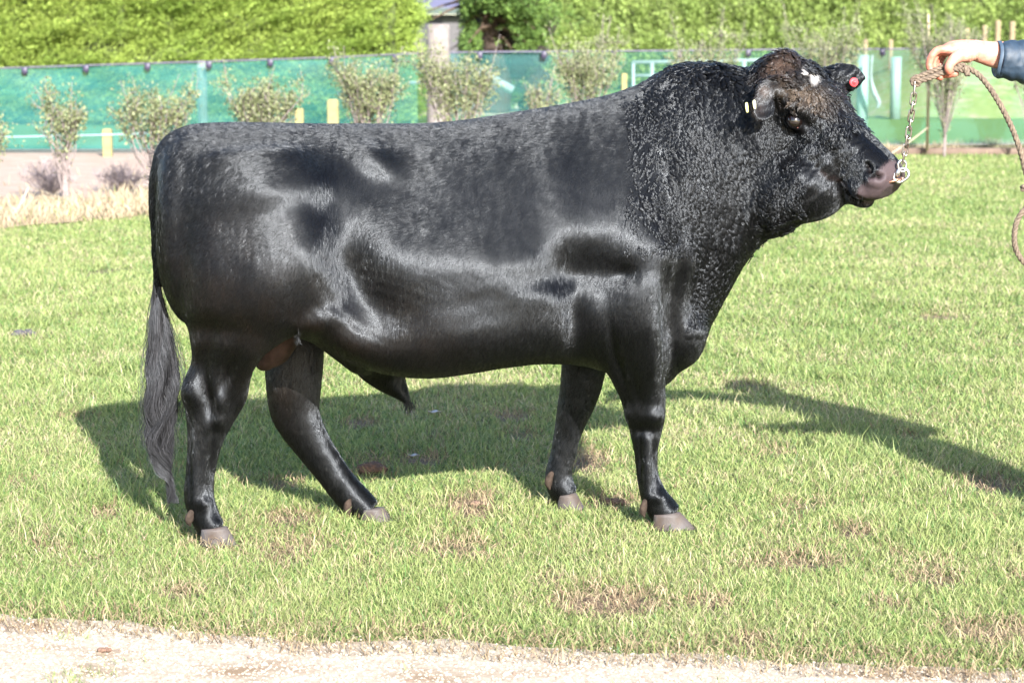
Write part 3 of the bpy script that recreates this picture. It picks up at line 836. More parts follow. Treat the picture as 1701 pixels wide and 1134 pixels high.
from mathutils.bvhtree import BVHTree
BVH = BVHTree.FromPolygons([tuple(v) for v in V.tolist()], [tuple(f) for f in F.tolist()])
def flow(pos, nrm):
    qx, qy = proj(pos)
    g = np.zeros_like(pos)
    g[:, 0] = -.30; g[:, 2] = -1
    up = np.clip(nrm[:, 2], 0, 1)[:, None]
    g = g * (1 - up) + np.array((-1., 0, -.2)) * up
    th = np.exp(-((qx - 350) / 110) ** 2 - ((qy - 430) / 130) ** 2)[:, None]
    g = g + th * np.array((-.6, 0, .1))
    an = (fbm(qx / 70, qy / 70, 41) - .5) * .9
    g[:, 0] += an
    g = g - nrm * (g * nrm).sum(1, keepdims=True)
    return unit(g)

def coat(n):
    wt = facing * (1 - bare) * (1 - .85 * np.clip(curly * 1.4 - .5, 0, 1) * (~face))
    wt = np.where(tailv, .2 * wt, wt)
    pos, nrm, vi = sample(wt, n)
    g = flow(pos, nrm)
    hm = face[vi]
    hdir = unit(hs * 0.4 * np.sign(hl[vi, 1])[:, None] + hf * .35 + np.array((0, 0, -.5)))
    hdir = unit(hdir - nrm * (hdir * nrm).sum(1, keepdims=True))
    g[hm] = hdir[hm]
    qx, qy = proj(pos)
    stk = fbm(qx / 1.3, qy / 8, 143, 2) + .45 * (fbm(qx / 5, qy / 20, 147, 2) - .5)
    g = unit(g + rng.normal(0, .17, g.shape) + np.cross(nrm, g) * ((stk - .5) * .7)[:, None]); g = unit(g - nrm * (g * nrm).sum(1, keepdims=True))
    L = rng.uniform(.012, .022, n)[:, None]
    L[hm] *= .45
    s = np.linspace(0, 1, 4)
    lift = (.02 + .13 * np.clip(stk, 0, 1) ** 1.5 * rng.uniform(.4, 1.6, n))[:, None]
    pts = np.stack([pos + nrm * .0003 + g * L * t + nrm * L * lift * (t - .45 * t * t) for t in s], 1)
    # every hair lies at its own small height over the hide
    tip = pts[:, -1]; want = (.0006 + lift[:, 0] * L[:, 0] * .5)
    dl = np.zeros(n)
    for i in range(n):
        q_, nn, _, _ = BVH.find_nearest(tip[i])
        dl[i] = want[i] - ((tip[i, 0] - q_[0]) * nn[0] + (tip[i, 1] - q_[1]) * nn[1] + (tip[i, 2] - q_[2]) * nn[2])
    pts = pts + nrm[:, None, :] * np.clip(dl, -.01, .01)[:, None, None] * (s ** 2)[None, :, None]
    cl = c[vi] * (rng.uniform(.6, 1.3, n) * (.6 + .8 * np.clip(stk, 0, 1) ** 2))[:, None]
    return strands('short_coat', pts, np.full(n, .00064), M_COAT, bull, cl)

def curls(n, per):
    """wavy locks: every lock is a bundle of hairs that wave together and close towards the tip"""
    wt = facing * curly * (1 - bare) * (1 - np.clip(gz(1351, 129, 13, 14) * 1.6, 0, 1) * headm) * np.where(face, (gz(1326, 200, 34, 27) < .42) * np.where(px < 1318 + 25 * fbm(py / 15, px / 15, 4), 1.3, .9 * ((hl[:, 2] > -.10) & (hl[:, 0] < .34) & (gz(1328, 203, 48, 30) < .45))), 1)
    pos, nrm, vi = sample(wt, n)
    qx, qy = proj(pos)
    g = np.zeros_like(pos); g[:, 0] = -.15; g[:, 2] = -1
    g[:, 0] += (fbm(qx / 24, qy / 24, 51) - .5) * 3.0
    g[:, 2] += (fbm(qx / 24, qy / 24, 53) - .5) * 1.2
    g = unit(g - nrm * (g * nrm).sum(1, keepdims=True))
    hm = face[vi]
    hd_ = hs * (.7 * np.tanh(hl[vi, 1] * 25))[:, None] + hf * .55 + np.stack([(fbm(qx / 14, qy / 14, 151) - .5) * 2.2, 0 * qx, (fbm(qx / 14, qy / 14, 152) - .5) * 2.2 - .15], 1)
    hd_ = unit(hd_ - nrm * (hd_ * nrm).sum(1, keepdims=True))
    g[hm] = hd_[hm]
    cdir = np.cross(nrm, g)
    L = rng.uniform(.042, .075, n) * (.3 + .65 * curly[vi]) * np.where(hm, .48, 1) * np.where((qy < 150) & (qx > 1262), .7, 1)
    ph = fbm(qx / 20, qy / 20, 57) * 7 + rng.normal(0, .5, n)
    wl = rng.uniform(.75, 1.35, n)
    amp = rng.uniform(.0045, .0085, n) * (.3 + .7 * curly[vi]) * np.where(hm, .55, 1)
    rad = rng.uniform(.0034, .0066, n) * (.35 + .65 * curly[vi]) * np.where(hm, .30, 1)
    def rp(a): return np.repeat(a, per, axis=0)
    m = n * per
    hfac = rp(np.where(hm, .12, .25 + .75 * curly[vi]))
    th = rng.uniform(0, 6.28, m); rr = np.sqrt(rng.random(m))
    ox, oz = np.cos(th) * rr, np.sin(th) * rr
    P0, NN, GG, CC = rp(pos), rp(nrm), rp(g), rp(cdir)
    Lm = rp(L) * rng.uniform(.8, 1.08, m); phm = rp(ph) + rng.normal(0, .16, m); wm, am, rm = rp(wl), rp(amp), rp(rad)
    pts = []
    for t in np.linspace(0, 1, 12):
        a = phm + t * 9.5 * wm
        e = min(1, t * 2.5)
        cl_ = 1 - .55 * t ** 1.3
        w1 = am * e * (np.sin(a) - np.sin(phm) * .4) + ox * rm * cl_
        w2 = .0005 + .0055 * t * (1 - .62 * t) * hfac + am * e * .30 * (1 + np.cos(a)) + np.abs(oz) * rm * .45 * cl_ * e
        pts.append(P0 + GG * (Lm * t)[:, None] + CC * w1[:, None] + NN * w2[:, None])
    cl = (rp(c[vi]) + .0003) * rng.uniform(.6, 1.6, m)[:, None]
    return strands('curly_coat', np.stack(pts, 1), np.full(m, .00075), M_CURL, bull, cl, tip=.5)
N_COAT, N_CURL = 430000, 8500
coat(N_COAT)
curls(N_CURL, 20)

# tail switch
def switch(n):
    YT = -.215
    spine = catmull(np.array([(256, 430, 4), (261, 480, 9), (264, 530, 16), (268, 590, 23), (270, 640, 26), (268, 690, 24), (264, 735, 18), (270, 770, 10), (281, 800, 5), (288, 835, 2)], float), 12)
    k = 13
    a0 = rng.random(n) ** 1.2 * .52; ln = rng.uniform(.28, .6, n)
    lx = rng.uniform(-1, 1, n); ly = rng.uniform(-1, 1, n)
    nrm_ = np.sqrt(lx ** 2 + ly ** 2); lx = np.where(nrm_ > 1, lx / nrm_, lx); ly = np.where(nrm_ > 1, ly / nrm_, ly)
    ph = lx * 4 + ly * 3 + rng.normal(0, .55, n); M_ = len(spine) - 1
    wild = np.where(rng.random(n) < .08, 1.5, 1.0)
    pts = np.zeros((n, k, 3))
    for i, t in enumerate(np.linspace(0, 1, k)):
        s = np.clip(a0 + t * ln, 0, 1)
        f = s * M_; j = np.minimum(f.astype(int), M_ - 1); fr = (f - j)[:, None]
        sp = spine[j] * (1 - fr) + spine[j + 1] * fr
        wv = np.sin(s * 42 + ph) * (5.0 * np.clip((s - .2) * 2.5, 0, 1)) + np.sin(s * 17 + ph * .6) * 4 * s + np.sin(s * 90 + ph * 3) * 1.2 * s
        x = sp[:, 0] + lx * sp[:, 2] * min(1, .25 + t * 1.6) * rng.uniform(.95, 1.1, n) * wild + wv
        y = sp[:, 1]
        Y = YT + ly * sp[:, 2] * .0017 + np.cos(s * 30 + ph) * .004
        d = np.stack([(x - PW / 2) / FPX, np.zeros(n), np.zeros(n)], 1)
        bb = (PH / 2 - y) / FPX
        d[:, 1] = _cp + bb * _sp; d[:, 2] = -_sp + bb * _cp
        pts[:, i] = CAM + d * ((Y - CAM[1]) / d[:, 1])[:, None]
    g = rng.uniform(.0, 1, n)[:, None] ** 2
    cl = np.array((.005, .0048, .0055)) * (1 - g) + np.array((.05, .05, .056)) * g
    return strands('tail_switch', pts, np.full(n, .0008), M_TAIL, bull, cl, tip=.35)
switch(3200)
# stray tufts: sheath, tail head
n = 90
r0 = P(678, 668, -.03) + rng.normal(0, .010, (n, 3)); r1 = r0 + np.array((.004, 0, -.035)) + rng.normal(0, .010, (n, 3))
strands('sheath_tuft', np.stack([r0, (r0 + r1) / 2 + rng.normal(0, .002, (n, 3)), r1], 1), np.full(n, .0008), M_CURL, bull, np.tile((.01, .01, .01), (n, 1)))
n = 160
qx = rng.uniform(248, 295, n); qy = np.interp(qx, [248, 256, 270, 285, 295], [300, 262, 236, 220, 213]) + rng.uniform(-2, 14, n)
r0 = np.array([P(x, y, -.20) for x, y in zip(qx, qy)]); r1 = r0 + np.array((-.016, 0, .006)) + rng.normal(0, .006, (n, 3))
strands('tail_head_hair', np.stack([r0, (r0 + r1) / 2 + np.array((0, 0, .003)), r1], 1), np.full(n, .0006), M_CURL, bull, np.tile((.012, .011, .012), (n, 1)))

# whiskers and chin hair
n = 70
kk = np.where(headm & (hl[:, 0] > .42) & (hl[:, 0] < .53) & (hl[:, 2] < -.085) & (N[:, 1] < .2))[0]; kk = rng.choice(kk, n)
r0 = V[kk]; r1 = r0 + N[kk] * rng.uniform(.008, .03, n)[:, None] + rng.normal(0, .006, (n, 3)) - (0, 0, .006)
strands('whisker', np.stack([r0, (r0 + r1) / 2 + (0, 0, .002), r1], 1), np.full(n, .0004), M_CURL, bull, np.tile((.02, .018, .018), (n, 1)))
# eyes
M_EYE, nt, p = new_mat('dark wet eye')
setp(p, Roughness=.06); p.inputs['Base Color'].default_value = (.006, .0035, .003, 1); p.inputs['Coat Weight'].default_value = .6
M_IRISRIM = plain('pink eye corner', (.22, .09, .08), .3, .1)
for sg in (1, -1):
    e = MB(); e.ball(H(EU, sg * (ES + .001), EN - .004), (.0275, .026, .0245), HM, 24, 16)
    eo = e.build('eye', M_EYE, bull)
    e = MB(); e.ball(H(EU + .024, sg * (ES + .006), EN - .010), (.0035, .003, .003), HM, 10, 8)
    e.build('tear_duct', M_IRISRIM, eo)
# hooves and dew claws
M_HOOF = plain('grey brown hoof horn', (.045, .042, .045), .62, .6, 22, bump=.6, rgb2=(.05, .034, .025), spec=.35)
M_DEW = plain('tan dew claw', (.036, .025, .019), .85, .45, 60, bump=.4, spec=.2)
def hoof(x0, x1, ytop, ybot, Yc, toe, k=0):
    """cloven foot: px of heel and toe at the sole, coronet row, sole row"""
    for s in (-1, 1):
        Y = Yc + s * .030
        h = MB(); rg = []
        for q in np.linspace(0, 1, 7):
            y = ytop + (ybot - ytop) * q
            xa = x0 + (1 - q) * 3; xb = x1 - toe * (1 - q) ** 1.0
            A, B = P(xa, y + (1 - q) * 4, Y), P(xb, y, Y)
            mid = (A + B) / 2; hx = (B - A) / 2
            wd = (.024 + .006 * q)
            t = np.linspace(0, 2 * np.pi, 20, endpoint=False)
            nose = np.where(np.cos(t) > 0, 1 - .35 * np.cos(t) ** 2, 1)
            rg.append(mid + np.outer(np.sign(np.cos(t)) * np.abs(np.cos(t)) ** .9, hx) + np.outer(np.sin(t) * wd * nose, (0, 1, 0)) + np.array((0, -s * .0, 0)))
        h.loft(rg)
        h.build('hoof', M_HOOF, bull)
hoof(331, 397, 874, 907, NH, 20)
hoof(597, 654, 842, 866, FH, 16)
hoof(1083, 1158, 850, 880, NF, 28)
hoof(925, 973, 818, 846, FF, 16)
def dew(x, y, Y, r, dx=3, dy=16):
    for s in (-1, 1):
        h = MB()
        Ys = Y + s * .022 - .012
        h.tube([P(x + dx, y - dy * .9, Ys), P(x, y - dy * .3, Ys), P(x - 1, y + dy * .3, Ys), P(x + 1, y + dy * .75, Ys)], np.array([r * .7, r, r * .9, r * .3]) * .00175, seg=12, sub=3, round_ends=True)
        h.build('dew_claw', M_DEW, bull)
dew(315, 862, NH, 8, 3, 13)
dew(579, 842, FH, 9, 4, 17)
dew(1069, 846, NF, 7, 2, 15)
dew(912, 800, FF, 8, 4, 15)
# scrotum
s_ = MB()
s_.tube([P(492, 535, -.12), P(474, 556, -.12), P(455, 583, -.12), P(440, 600, -.12)], [.035, .05, .052, .034], [.05, .06, .065, .045], seg=20, sub=5, round_ends=True)
s_.build('scrotum', plain('bare brown skin', (.055, .033, .029), .75, .3, 30, bump=.4, spec=.25, rgb2=(.03, .018, .016)), bull)
# ear tags and nose ring
M_TAGW = plain('pale plastic tag', (.75, .72, .5), .4, .08)
M_TAGR = plain('red plastic tag', (.75, .06, .07), .35, .1)
M_COPPER = plain('copper ring', (.72, .36, .24), .28, .1, metal=1.0)
yt = -.235
for q, (x, y, ln) in enumerate(((1240, 172, 14), (1252.5, 168, 12))):
    t = MB(); A = P(x, y, yt); B = P(x + 1.5, y + ln, yt)
    t.tube([A, (A + B) / 2, B], [.0035, .0045, .0035], [.014, .016, .012], seg=10, sub=3, round_ends=True, bdir=(.3, 1, 0))
    t.build('ear_tag', M_TAGW if q else plain('yellow tag', (.62, .58, .25), .4, .1), bull)
yt = FEB[1] - .028
t = MB(); ctr = P(1418, 137, yt)
ax = unit(np.array((.25, -1, .1)))
for a, r0_, r1_ in ((0, .0152, .0152), (.004, .008, .008), (.009, .0045, .0035)):
    t.tube([ctr + ax * (a - .003), ctr + ax * (a + .002), ctr + ax * (a + .005)], [r0_ * .93, r0_, r1_ * .9], seg=20)
t.build('ear_tag', M_TAGR, bull)
RC = H(.515, 0, -.085)
RTIP = P(1497, 297, RC[1] - .045)
rc = (RC + RTIP) / 2; RDIR = unit(RTIP - RC); rl = np.linalg.norm(RTIP - RC) / 2
sl = unit(hs - RDIR * (hs @ RDIR))
t = MB()
A = [rc - RDIR * rl * math.cos(q) + sl * .036 * math.sin(q) for q in np.linspace(-np.pi * .97, np.pi * .97, 48)]
t.tube(A, .0040, seg=10, bdir=np.cross(RDIR, sl))
t.build('nose_ring', M_COPPER, bull)
RING_TIP = RTIP
# ================================================================ hedges, tree, shed, fence, shrubs
M_LEAF = leafmat('conifer foliage', .25, .6, .25)
def sprays(C, D, size, per, cols, rg, spread=.5, slim=.42, along=.3):
    """C (n,3) spray roots, D (n,3) directions: every spray is a flat fan of small leaf tips"""
    n = len(C); m = n * per
    rp = lambda a: np.repeat(a, per, axis=0)
    d = unit(rp(D) + rg.normal(0, spread, (m, 3)))
    off = rg.normal(0, .32, (m, 3)) * rp(size)[:, None] + rp(unit(D)) * (rg.normal(0, along, m) * rp(size))[:, None]
    base = rp(C) + off
    ln = rp(size) * rg.uniform(.5, 1.1, m)
    nr = unit(rg.normal(0, .5, (m, 3)) + rp(D) * .5 + np.array((0, -.2, .75)))
    sd_ = unit(np.cross(d, nr)) * (ln * slim / 2)[:, None]
    tip = base + d * ln[:, None]; mid = base + d * (ln * .45)[:, None] + nr * (ln * .06)[:, None]
    V_ = np.stack([base, mid + sd_, tip, mid - sd_], 1).reshape(-1, 3)
    F_ = np.arange(m * 4).reshape(m, 4)
    cc = rp(cols) * rg.uniform(.75, 1.25, m)[:, None]
    C_ = np.repeat(cc, 4, 0); C_[2::4] *= 1.2
    return V_, F_, C_
GRN = np.array
def hedge(name, label, x0, x1, y0, ht, depth, n, size, per, ca, cb, seed, bump, tilt, endround=True, lean=.0):
    """clipped conifer hedge: woody core, foliage over front, ends and top"""
    rg = np.random.default_rng(seed)
    def front(x, z):
        return (fbm(x / bump[0] + z * tilt / bump[0], z / bump[1], seed, 4) - .5) * bump[2] + (vnoise(x * 5 / bump[0] + z * tilt * 5 / bump[0], z * 5 / bump[1], seed + 3) - .5) * bump[2] * .5
    parts = []
    x = rg.uniform(x0, x1, n); z = ht * rg.random(n) ** .95 + .05
    y = y0 - front(x, z) + lean * z
    ex = np.clip(1 - np.minimum(x - x0, x1 - x) / .7, 0, 1)
    if endround: y = y + ex ** 2 * .8
    parts.append((np.column_stack([x, y, z]), np.tile((-.75 * tilt, -.62, .42), (n, 1))))
    k = n // 7
    for xe, sg in ((x0, -1), (x1, 1)):
        z = ht * rg.random(k) + .05; y = y0 + rg.uniform(.3, depth, k)
        parts.append((np.column_stack([xe + sg * (front(y, z)) - sg * .15, y, z]), np.tile((sg * 1., -.2, .2), (k, 1))))
    x = rg.uniform(x0, x1, k); y = y0 + rg.uniform(0, depth, k)
    parts.append((np.column_stack([x, y, ht + front(x, y)]), np.tile((0, -.2, 1.), (k, 1))))
    C = np.concatenate([p[0] for p in parts]); D = np.concatenate([p[1] for p in parts])
    a = np.clip(fbm(C[:, 0] / .8, C[:, 2] / .5, seed + 5) * 1.5 - .25 + rg.normal(0, .15, len(C)), 0, 1)[:, None]
    V_, F_, C_ = sprays(C, D, size * rg.uniform(.7, 1.3, len(C)), per, np.array(ca) * (1 - a) + np.array(cb) * a, rg, .4, .30, 1.7)
    root = empty(name, ((x0 + x1) / 2, y0 + depth / 2, 0), label, 'hedge')
    mesh('foliage', V_, F_, M_LEAF, root, C_, smooth=False)
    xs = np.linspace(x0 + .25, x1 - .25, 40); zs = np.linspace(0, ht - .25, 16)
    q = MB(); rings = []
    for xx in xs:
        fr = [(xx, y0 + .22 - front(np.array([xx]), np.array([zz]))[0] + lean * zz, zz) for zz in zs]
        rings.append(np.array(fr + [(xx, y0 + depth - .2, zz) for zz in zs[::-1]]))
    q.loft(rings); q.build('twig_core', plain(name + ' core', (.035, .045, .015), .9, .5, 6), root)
    return root
HL = 34.8; HR_ = 64.0
xr = P(700, 60, HL)[0] - .25
hedge('hedge', 'tall clipped conifer hedge on the left behind the green windbreak', -13.0, xr, HL, 4.2, 2.2, 19000, .08, 18, (.17, .25, .045), (.28, .355, .08), 101, (1.1, .30, .85), -.9)
xl = P(880, 60, HR_)[0]
hedge('hedge', 'long light green hedge on the right, farther back behind the head of the bull', xl, 32.0, HR_, 5.0, 2.5, 19000, .14, 15, (.195, .275, .075), (.30, .38, .12), 103, (1.6, .65, .7), .3)

def conifer():
    rg = np.random.default_rng(113); Yt = 41.0
    bx = P(815, 60, Yt)[0]
    root = empty('conifer_tree', (bx, Yt, 0), 'dark conifer tree with bare reddish brown trunk between the two hedges', 'tree')
    q = MB()
    tr = [(bx + .10, Yt, 0), (bx + .22, Yt, .6), (bx + .12, Yt, 1.1), (bx - .02, Yt, 1.7), (bx - .03, Yt + .1, 2.6), (bx + .05, Yt + .1, 4.2), (bx, Yt, 6.2)]
    q.tube(tr, [.30, .25, .21, .19, .16, .11, .03], seg=14, sub=5)
    V_ = np.concatenate(q.V); V_ = V_ + (fbm(V_[:, 2] * 1.5, np.arctan2(V_[:, 1] - Yt, V_[:, 0] - bx) * 5, 4) - .5)[:, None] * np.array((.05, .05, 0))
    mesh('trunk', V_, q.F, plain('reddish bark', (.042, .027, .021), .9, .5, 14, bump=.8, rgb2=(.018, .012, .009)), root)
    q = MB(); C = []; D = []
    def bough(p0, p1, r, n, s):
        p0, p1 = np.array(p0), np.array(p1)
        q.tube([p0, (p0 + p1) / 2 + (0, 0, .12), p1], [r, r * .7, r * .25], seg=7, sub=3)
        t = rg.uniform(.35, 1.05, n)
        pos = p0 + (p1 - p0) * t[:, None] + rg.normal(0, s, (n, 3)) * np.array((1, .8, .6))
        C.append(pos); D.append(unit((p1 - p0) * .6 + (pos - (p0 + p1) / 2) * .8 + np.array((0, -.3, -.1))))
    pts = [(770, 20), (760, 48), (778, 72), (800, 45), (788, 8), (872, 24), (890, 50), (880, 76), (900, 14), (866, 60), (845, 12), (820, -8), (912, 66), (757, 2), (905, 38), (768, 84), (850, 82), (835, 26)]
    for x_, y_ in pts:
        tip = P(x_, y_, Yt - rg.uniform(.5, 1.3)); z0 = min(5.5, tip[2] + rg.uniform(.2, .5))
        bough((bx + rg.normal(0, .05), Yt, z0), tip, .05, 75, .15)
    for k in range(46):
        a = rg.uniform(0, 6.28); z0 = rg.uniform(2.3, 6.0); rr = (1.9 - .22 * z0) * rg.uniform(.6, 1.05) + .5
        bough((bx, Yt, z0), (bx + rr * math.cos(a), Yt + rr * math.sin(a), z0 - .35), .05, 70, .22)
    for k in range(26):      # rear boughs down to the ground
        a = rg.uniform(.15, 2.99); z0 = rg.uniform(.5, 2.4); rr = rg.uniform(.9, 1.7)
        bough((bx, Yt + .1, z0), (bx + rr * math.cos(a), Yt + .25 + rr * math.sin(a), z0 - .25), .04, 70, .24)
    q.build('boughs', plain('dark bough bark', (.07, .045, .03), .9, .4, 20), root)
    C = np.concatenate(C); D = np.concatenate(D)
    qx, qy = proj(C); hol = (np.abs(qx - 822 - (qy - 50) * .35) < 20 + 16 * fbm(qy / 12, qy * 0, 3)) & (qy > 18) & (qy < 130) & (rg.random(len(C)) < .93)
    hol |= (qx < 766) & (qy < 125)
    C, D = C[~hol], D[~hol]; n = len(C)
    q = MB()
    for k in range(26):  # near-black lumps: deep shade of the hollow put into colour, dead twigs before them
        q.ball((bx + rg.uniform(-.25, 1.1), Yt + rg.uniform(.75, 1.2), rg.uniform(.2, 3.2)), rg.uniform(.3, .6, 3), None, 12, 8)
    for k in range(260):
        p0 = np.array((bx + rg.uniform(-.3, 1.0), Yt + rg.uniform(.1, .6), rg.uniform(.2, 3.0))); q.tube([p0, p0 + rg.normal(0, .3, 3) * (1, .6, 1)], [.012, .004], seg=4)
    q.build('shade_core_twigs', plain('shade core and dead twigs', (.018, .013, .010), .95, .4, 9), root)
    a = rg.random(n)[:, None]
    V_, F_, C_ = sprays(C, D, rg.uniform(.07, .13, n), 9, np.array((.06, .11, .028)) * (1 - a) + np.array((.125, .20, .045)) * a, rg, .5)
    mesh('crown', V_, F_, M_LEAF, root, C_, smooth=False)
conifer()

def shed():
    Y = 92.0; x0, x1 = P(640, 10, Y)[0], P(800, 10, Y)[0]
    z = lambda py: P(720, py, Y)[2]
    root = empty('shed', ((x0 + x1) / 2, Y, 0), 'distant grey shed with lilac grey roof seen through the gap between hedge and tree', 'shed')
    q = MB(); q.box((x0, Y, 0), (x1, Y + 7, z(25))); q.build('wall', plain('dark shed wall', (.035, .034, .048), .7, .2, 3), root, smooth=False)
    q = MB(); q.box((x0 - .3, Y - .75, z(24)), (x1 + .3, Y - .35, z(14))); q.build('gutter', plain('green grey fascia', (.035, .055, .05), .6, .15, 3), root, smooth=False)
    q = MB()
    A = [(x0 - .3, Y - .4, z(13)), (x1 + .3, Y - .4, z(13)), (x1 + .3, Y + 3.5, z(-34)), (x0 - .3, Y + 3.5, z(-34)), (x0 - .3, Y + 7.4, z(13)), (x1 + .3, Y + 7.4, z(13))]
    V_ = np.array(A + [(a_, b_, c_ - .12) for a_, b_, c_ in A])
    q.add(V_, [(0, 1, 2, 3), (3, 2, 5, 4), (9, 8, 7, 6), (10, 11, 8, 9), (0, 6, 7, 1), (4, 5, 11, 10), (0, 3, 9, 6), (3, 4, 10, 9), (1, 7, 8, 2), (2, 8, 11, 5)])
    q.build('roof', plain('lilac grey roofing', (.10, .095, .15), .5, .12, 2), root, smooth=False)
    q = MB(); q.box((P(735, 10, Y)[0], Y - .06, z(120)), (P(765, 10, Y)[0], Y - .01, z(30))); q.build('door', plain('pale shed door', (.06, .055, .06), .6, .15, 3), root, smooth=False)
shed()

# ---- windbreak
FY = 24.3
TOP = [(-700, 134), (0, 115), (245, 107), (555, 97), (700, 90), (800, 88), (1100, 86), (1300, 84), (1701, 82), (2600, 78)]
def cloth_mat():
    m, nt, p = new_mat('green windbreak mesh')
    tc = nt.nodes.new('ShaderNodeTexCoord')
    n = nt.nodes.new('ShaderNodeTexNoise'); n.inputs['Scale'].default_value = 2.5; n.inputs['Detail'].default_value = 4
    mp = nt.nodes.new('ShaderNodeMapping'); mp.inputs['Scale'].default_value = (.6, 1, 3.0)
    nt.links.new(tc.outputs['Object'], mp.inputs[0]); nt.links.new(mp.outputs[0], n.inputs['Vector'])
    r = nt.nodes.new('ShaderNodeValToRGB'); r.color_ramp.elements[0].position = .35; r.color_ramp.elements[1].position = .7
    r.color_ramp.elements[0].color = (.006, .112, .108, 1); r.color_ramp.elements[1].color = (.014, .165, .166, 1)
    nt.links.new(n.outputs['Fac'], r.inputs[0]); nt.links.new(r.outputs[0], p.inputs['Base Color'])
    setp(p, Roughness=.55)
    tl = nt.nodes.new('ShaderNodeBsdfTranslucent'); nt.links.new(r.outputs[0], tl.inputs[0])
    tr = nt.nodes.new('ShaderNodeBsdfTransparent'); tr.inputs[0].default_value = (.86, 1, .98, 1)
    m1 = nt.nodes.new('ShaderNodeMixShader'); m1.inputs[0].default_value = .25
    m2 = nt.nodes.new('ShaderNodeMixShader')
    mr = nt.nodes.new('ShaderNodeMapRange'); mr.inputs[1].default_value = -4.5; mr.inputs[2].default_value = 3.0; mr.inputs[3].default_value = .42; mr.inputs[4].default_value = .76
    sx = nt.nodes.new('ShaderNodeSeparateXYZ')
    ge = nt.nodes.new('ShaderNodeNewGeometry'); nt.links.new(ge.outputs['Position'], sx.inputs[0]); nt.links.new(sx.outputs['X'], mr.inputs[0]); nt.links.new(mr.outputs[0], m2.inputs[0])
    nt.links.new(p.outputs[0], m1.inputs[1]); nt.links.new(tl.outputs[0], m1.inputs[2])
    nt.links.new(m1.outputs[0], m2.inputs[1]); nt.links.new(tr.outputs[0], m2.inputs[2])
    nt.links.new(m2.outputs[0], nt.nodes['Material Output'].inputs[0])
    return m
def windbreak():
    root = empty('windbreak_fence', P(850, 250, FY), 'long green windbreak mesh fence behind the bull, clipped to a top wire', 'fence')
    n = 260; px_ = np.linspace(-450, 2300, n); ty = np.interp(px_, [t[0] for t in TOP], [t[1] for t in TOP])
    by = np.interp(px_, [-450, 0, 400, 1000, 1701, 2300], [252, 252, 250, 243, 240, 238])
    V_ = []; m = 14
    for j in range(m):
        q = j / (m - 1)
        row = np.array([P(x, a * (1 - q) + b_ * q, FY) for x, a, b_ in zip(px_, ty, by)])
        row[:, 1] += (fbm(row[:, 0] * 1.2, row[:, 2] * 2.5, 9) - .5) * .10
        V_.append(row)
    V_ = np.concatenate(V_); idx = np.arange(n * m).reshape(m, n)
    F_ = np.stack([idx[:-1, :-1].ravel(), idx[:-1, 1:].ravel(), idx[1:, 1:].ravel(), idx[1:, :-1].ravel()], 1)
    mesh('mesh_cloth', V_, F_, cloth_mat(), root)
    q = MB(); q.tube([P(x, y - 1.5, FY - .03) for x, y in TOP], .010, seg=6); q.build('top_wire', plain('dark fence wire', (.10, .09, .14), .5, .2, 20), root)
    q = MB(); q.tube([P(x, y, FY - .03) for x, y in ((-450, 250), (400, 248), (1701, 239), (2300, 236))], .008, seg=6); q.build('bottom_wire', plain('dark bottom wire', (.12, .12, .12), .5, .2, 20), root)
    mc = plain('dark plastic clip', (.035, .03, .06), .5, .2, 20)
    for x in list(range(-265, 600, 102)) + [657, 797, 904, 1020, 1128, 1243, 1352, 1466, 1580, 1690]:
        x = x + (0 if x > 600 else 0); y = np.interp(x, [t[0] for t in TOP], [t[1] for t in TOP])
        a = P(x, y + 3, FY - .06); q = MB(); q.box(a + (-.038, -.03, -.055), a + (.038, .03, .045), bev=.008)
        q.tube([a + (0, -.02, -.07), a + (0, .045, -.085), a + (0, .05, -.04)], .008, seg=6)
        q.build('clip', mc, root)
    mp = plain('grey windbreak post', (.30, .27, .24), .85, .25, 12, bump=.3)
    for x in (-300, 335, 1290, 2000):
        y = np.interp(x, [t[0] for t in TOP], [t[1] for t in TOP]); a = P(x, y - 3, FY + .22)
        q = MB(); q.tube([(a[0], a[1], -.3), (a[0], a[1], a[2] - .02), (a[0], a[1], a[2])], [.07, .07, .055], seg=12); q.build('post', mp, root)
windbreak()

def post(name, label, cat, x, ytop, wpx, Y, mat, group=None, sq=False, lean=0.0):
    a = P(x, ytop, Y); k = (7.4 + Y) / FPX * wpx / 2; q = MB(); z1 = a[2]
    if sq:
        q.box((-k, -k, 0), (k, k, z1 + .25), bev=k * .2, M=np.eye(3), c=(a[0], Y, -.25))
    else:
        s = np.linspace(0, 1, 9)
        q.tube([(a[0] - lean * (1 - t), Y, -.3 + (z1 + .28) * t) for t in s] + [(a[0], Y, z1)], [k * (1.08 - .06 * t) for t in s] + [k * .82], seg=18)
    return tag(q.build(name, mat, None, smooth=not sq), label, cat, group)
M_WOODG = plain('weathered grey wood', (.185, .165, .155), .85, .25, 9, bump=.6, rgb2=(.11, .095, .09))
M_WOODY = plain('yellowish treated wood', (.23, .20, .085), .8, .2, 12, bump=.3, rgb2=(.17, .145, .06))
M_WOODT = plain('tan stake wood', (.20, .15, .09), .8, .25, 10, bump=.3)
post('strainer_post', 'thick weathered grey round post rising above the windbreak in the hedge gap', 'post', 728, 40, 37, FY - .45, M_WOODG)
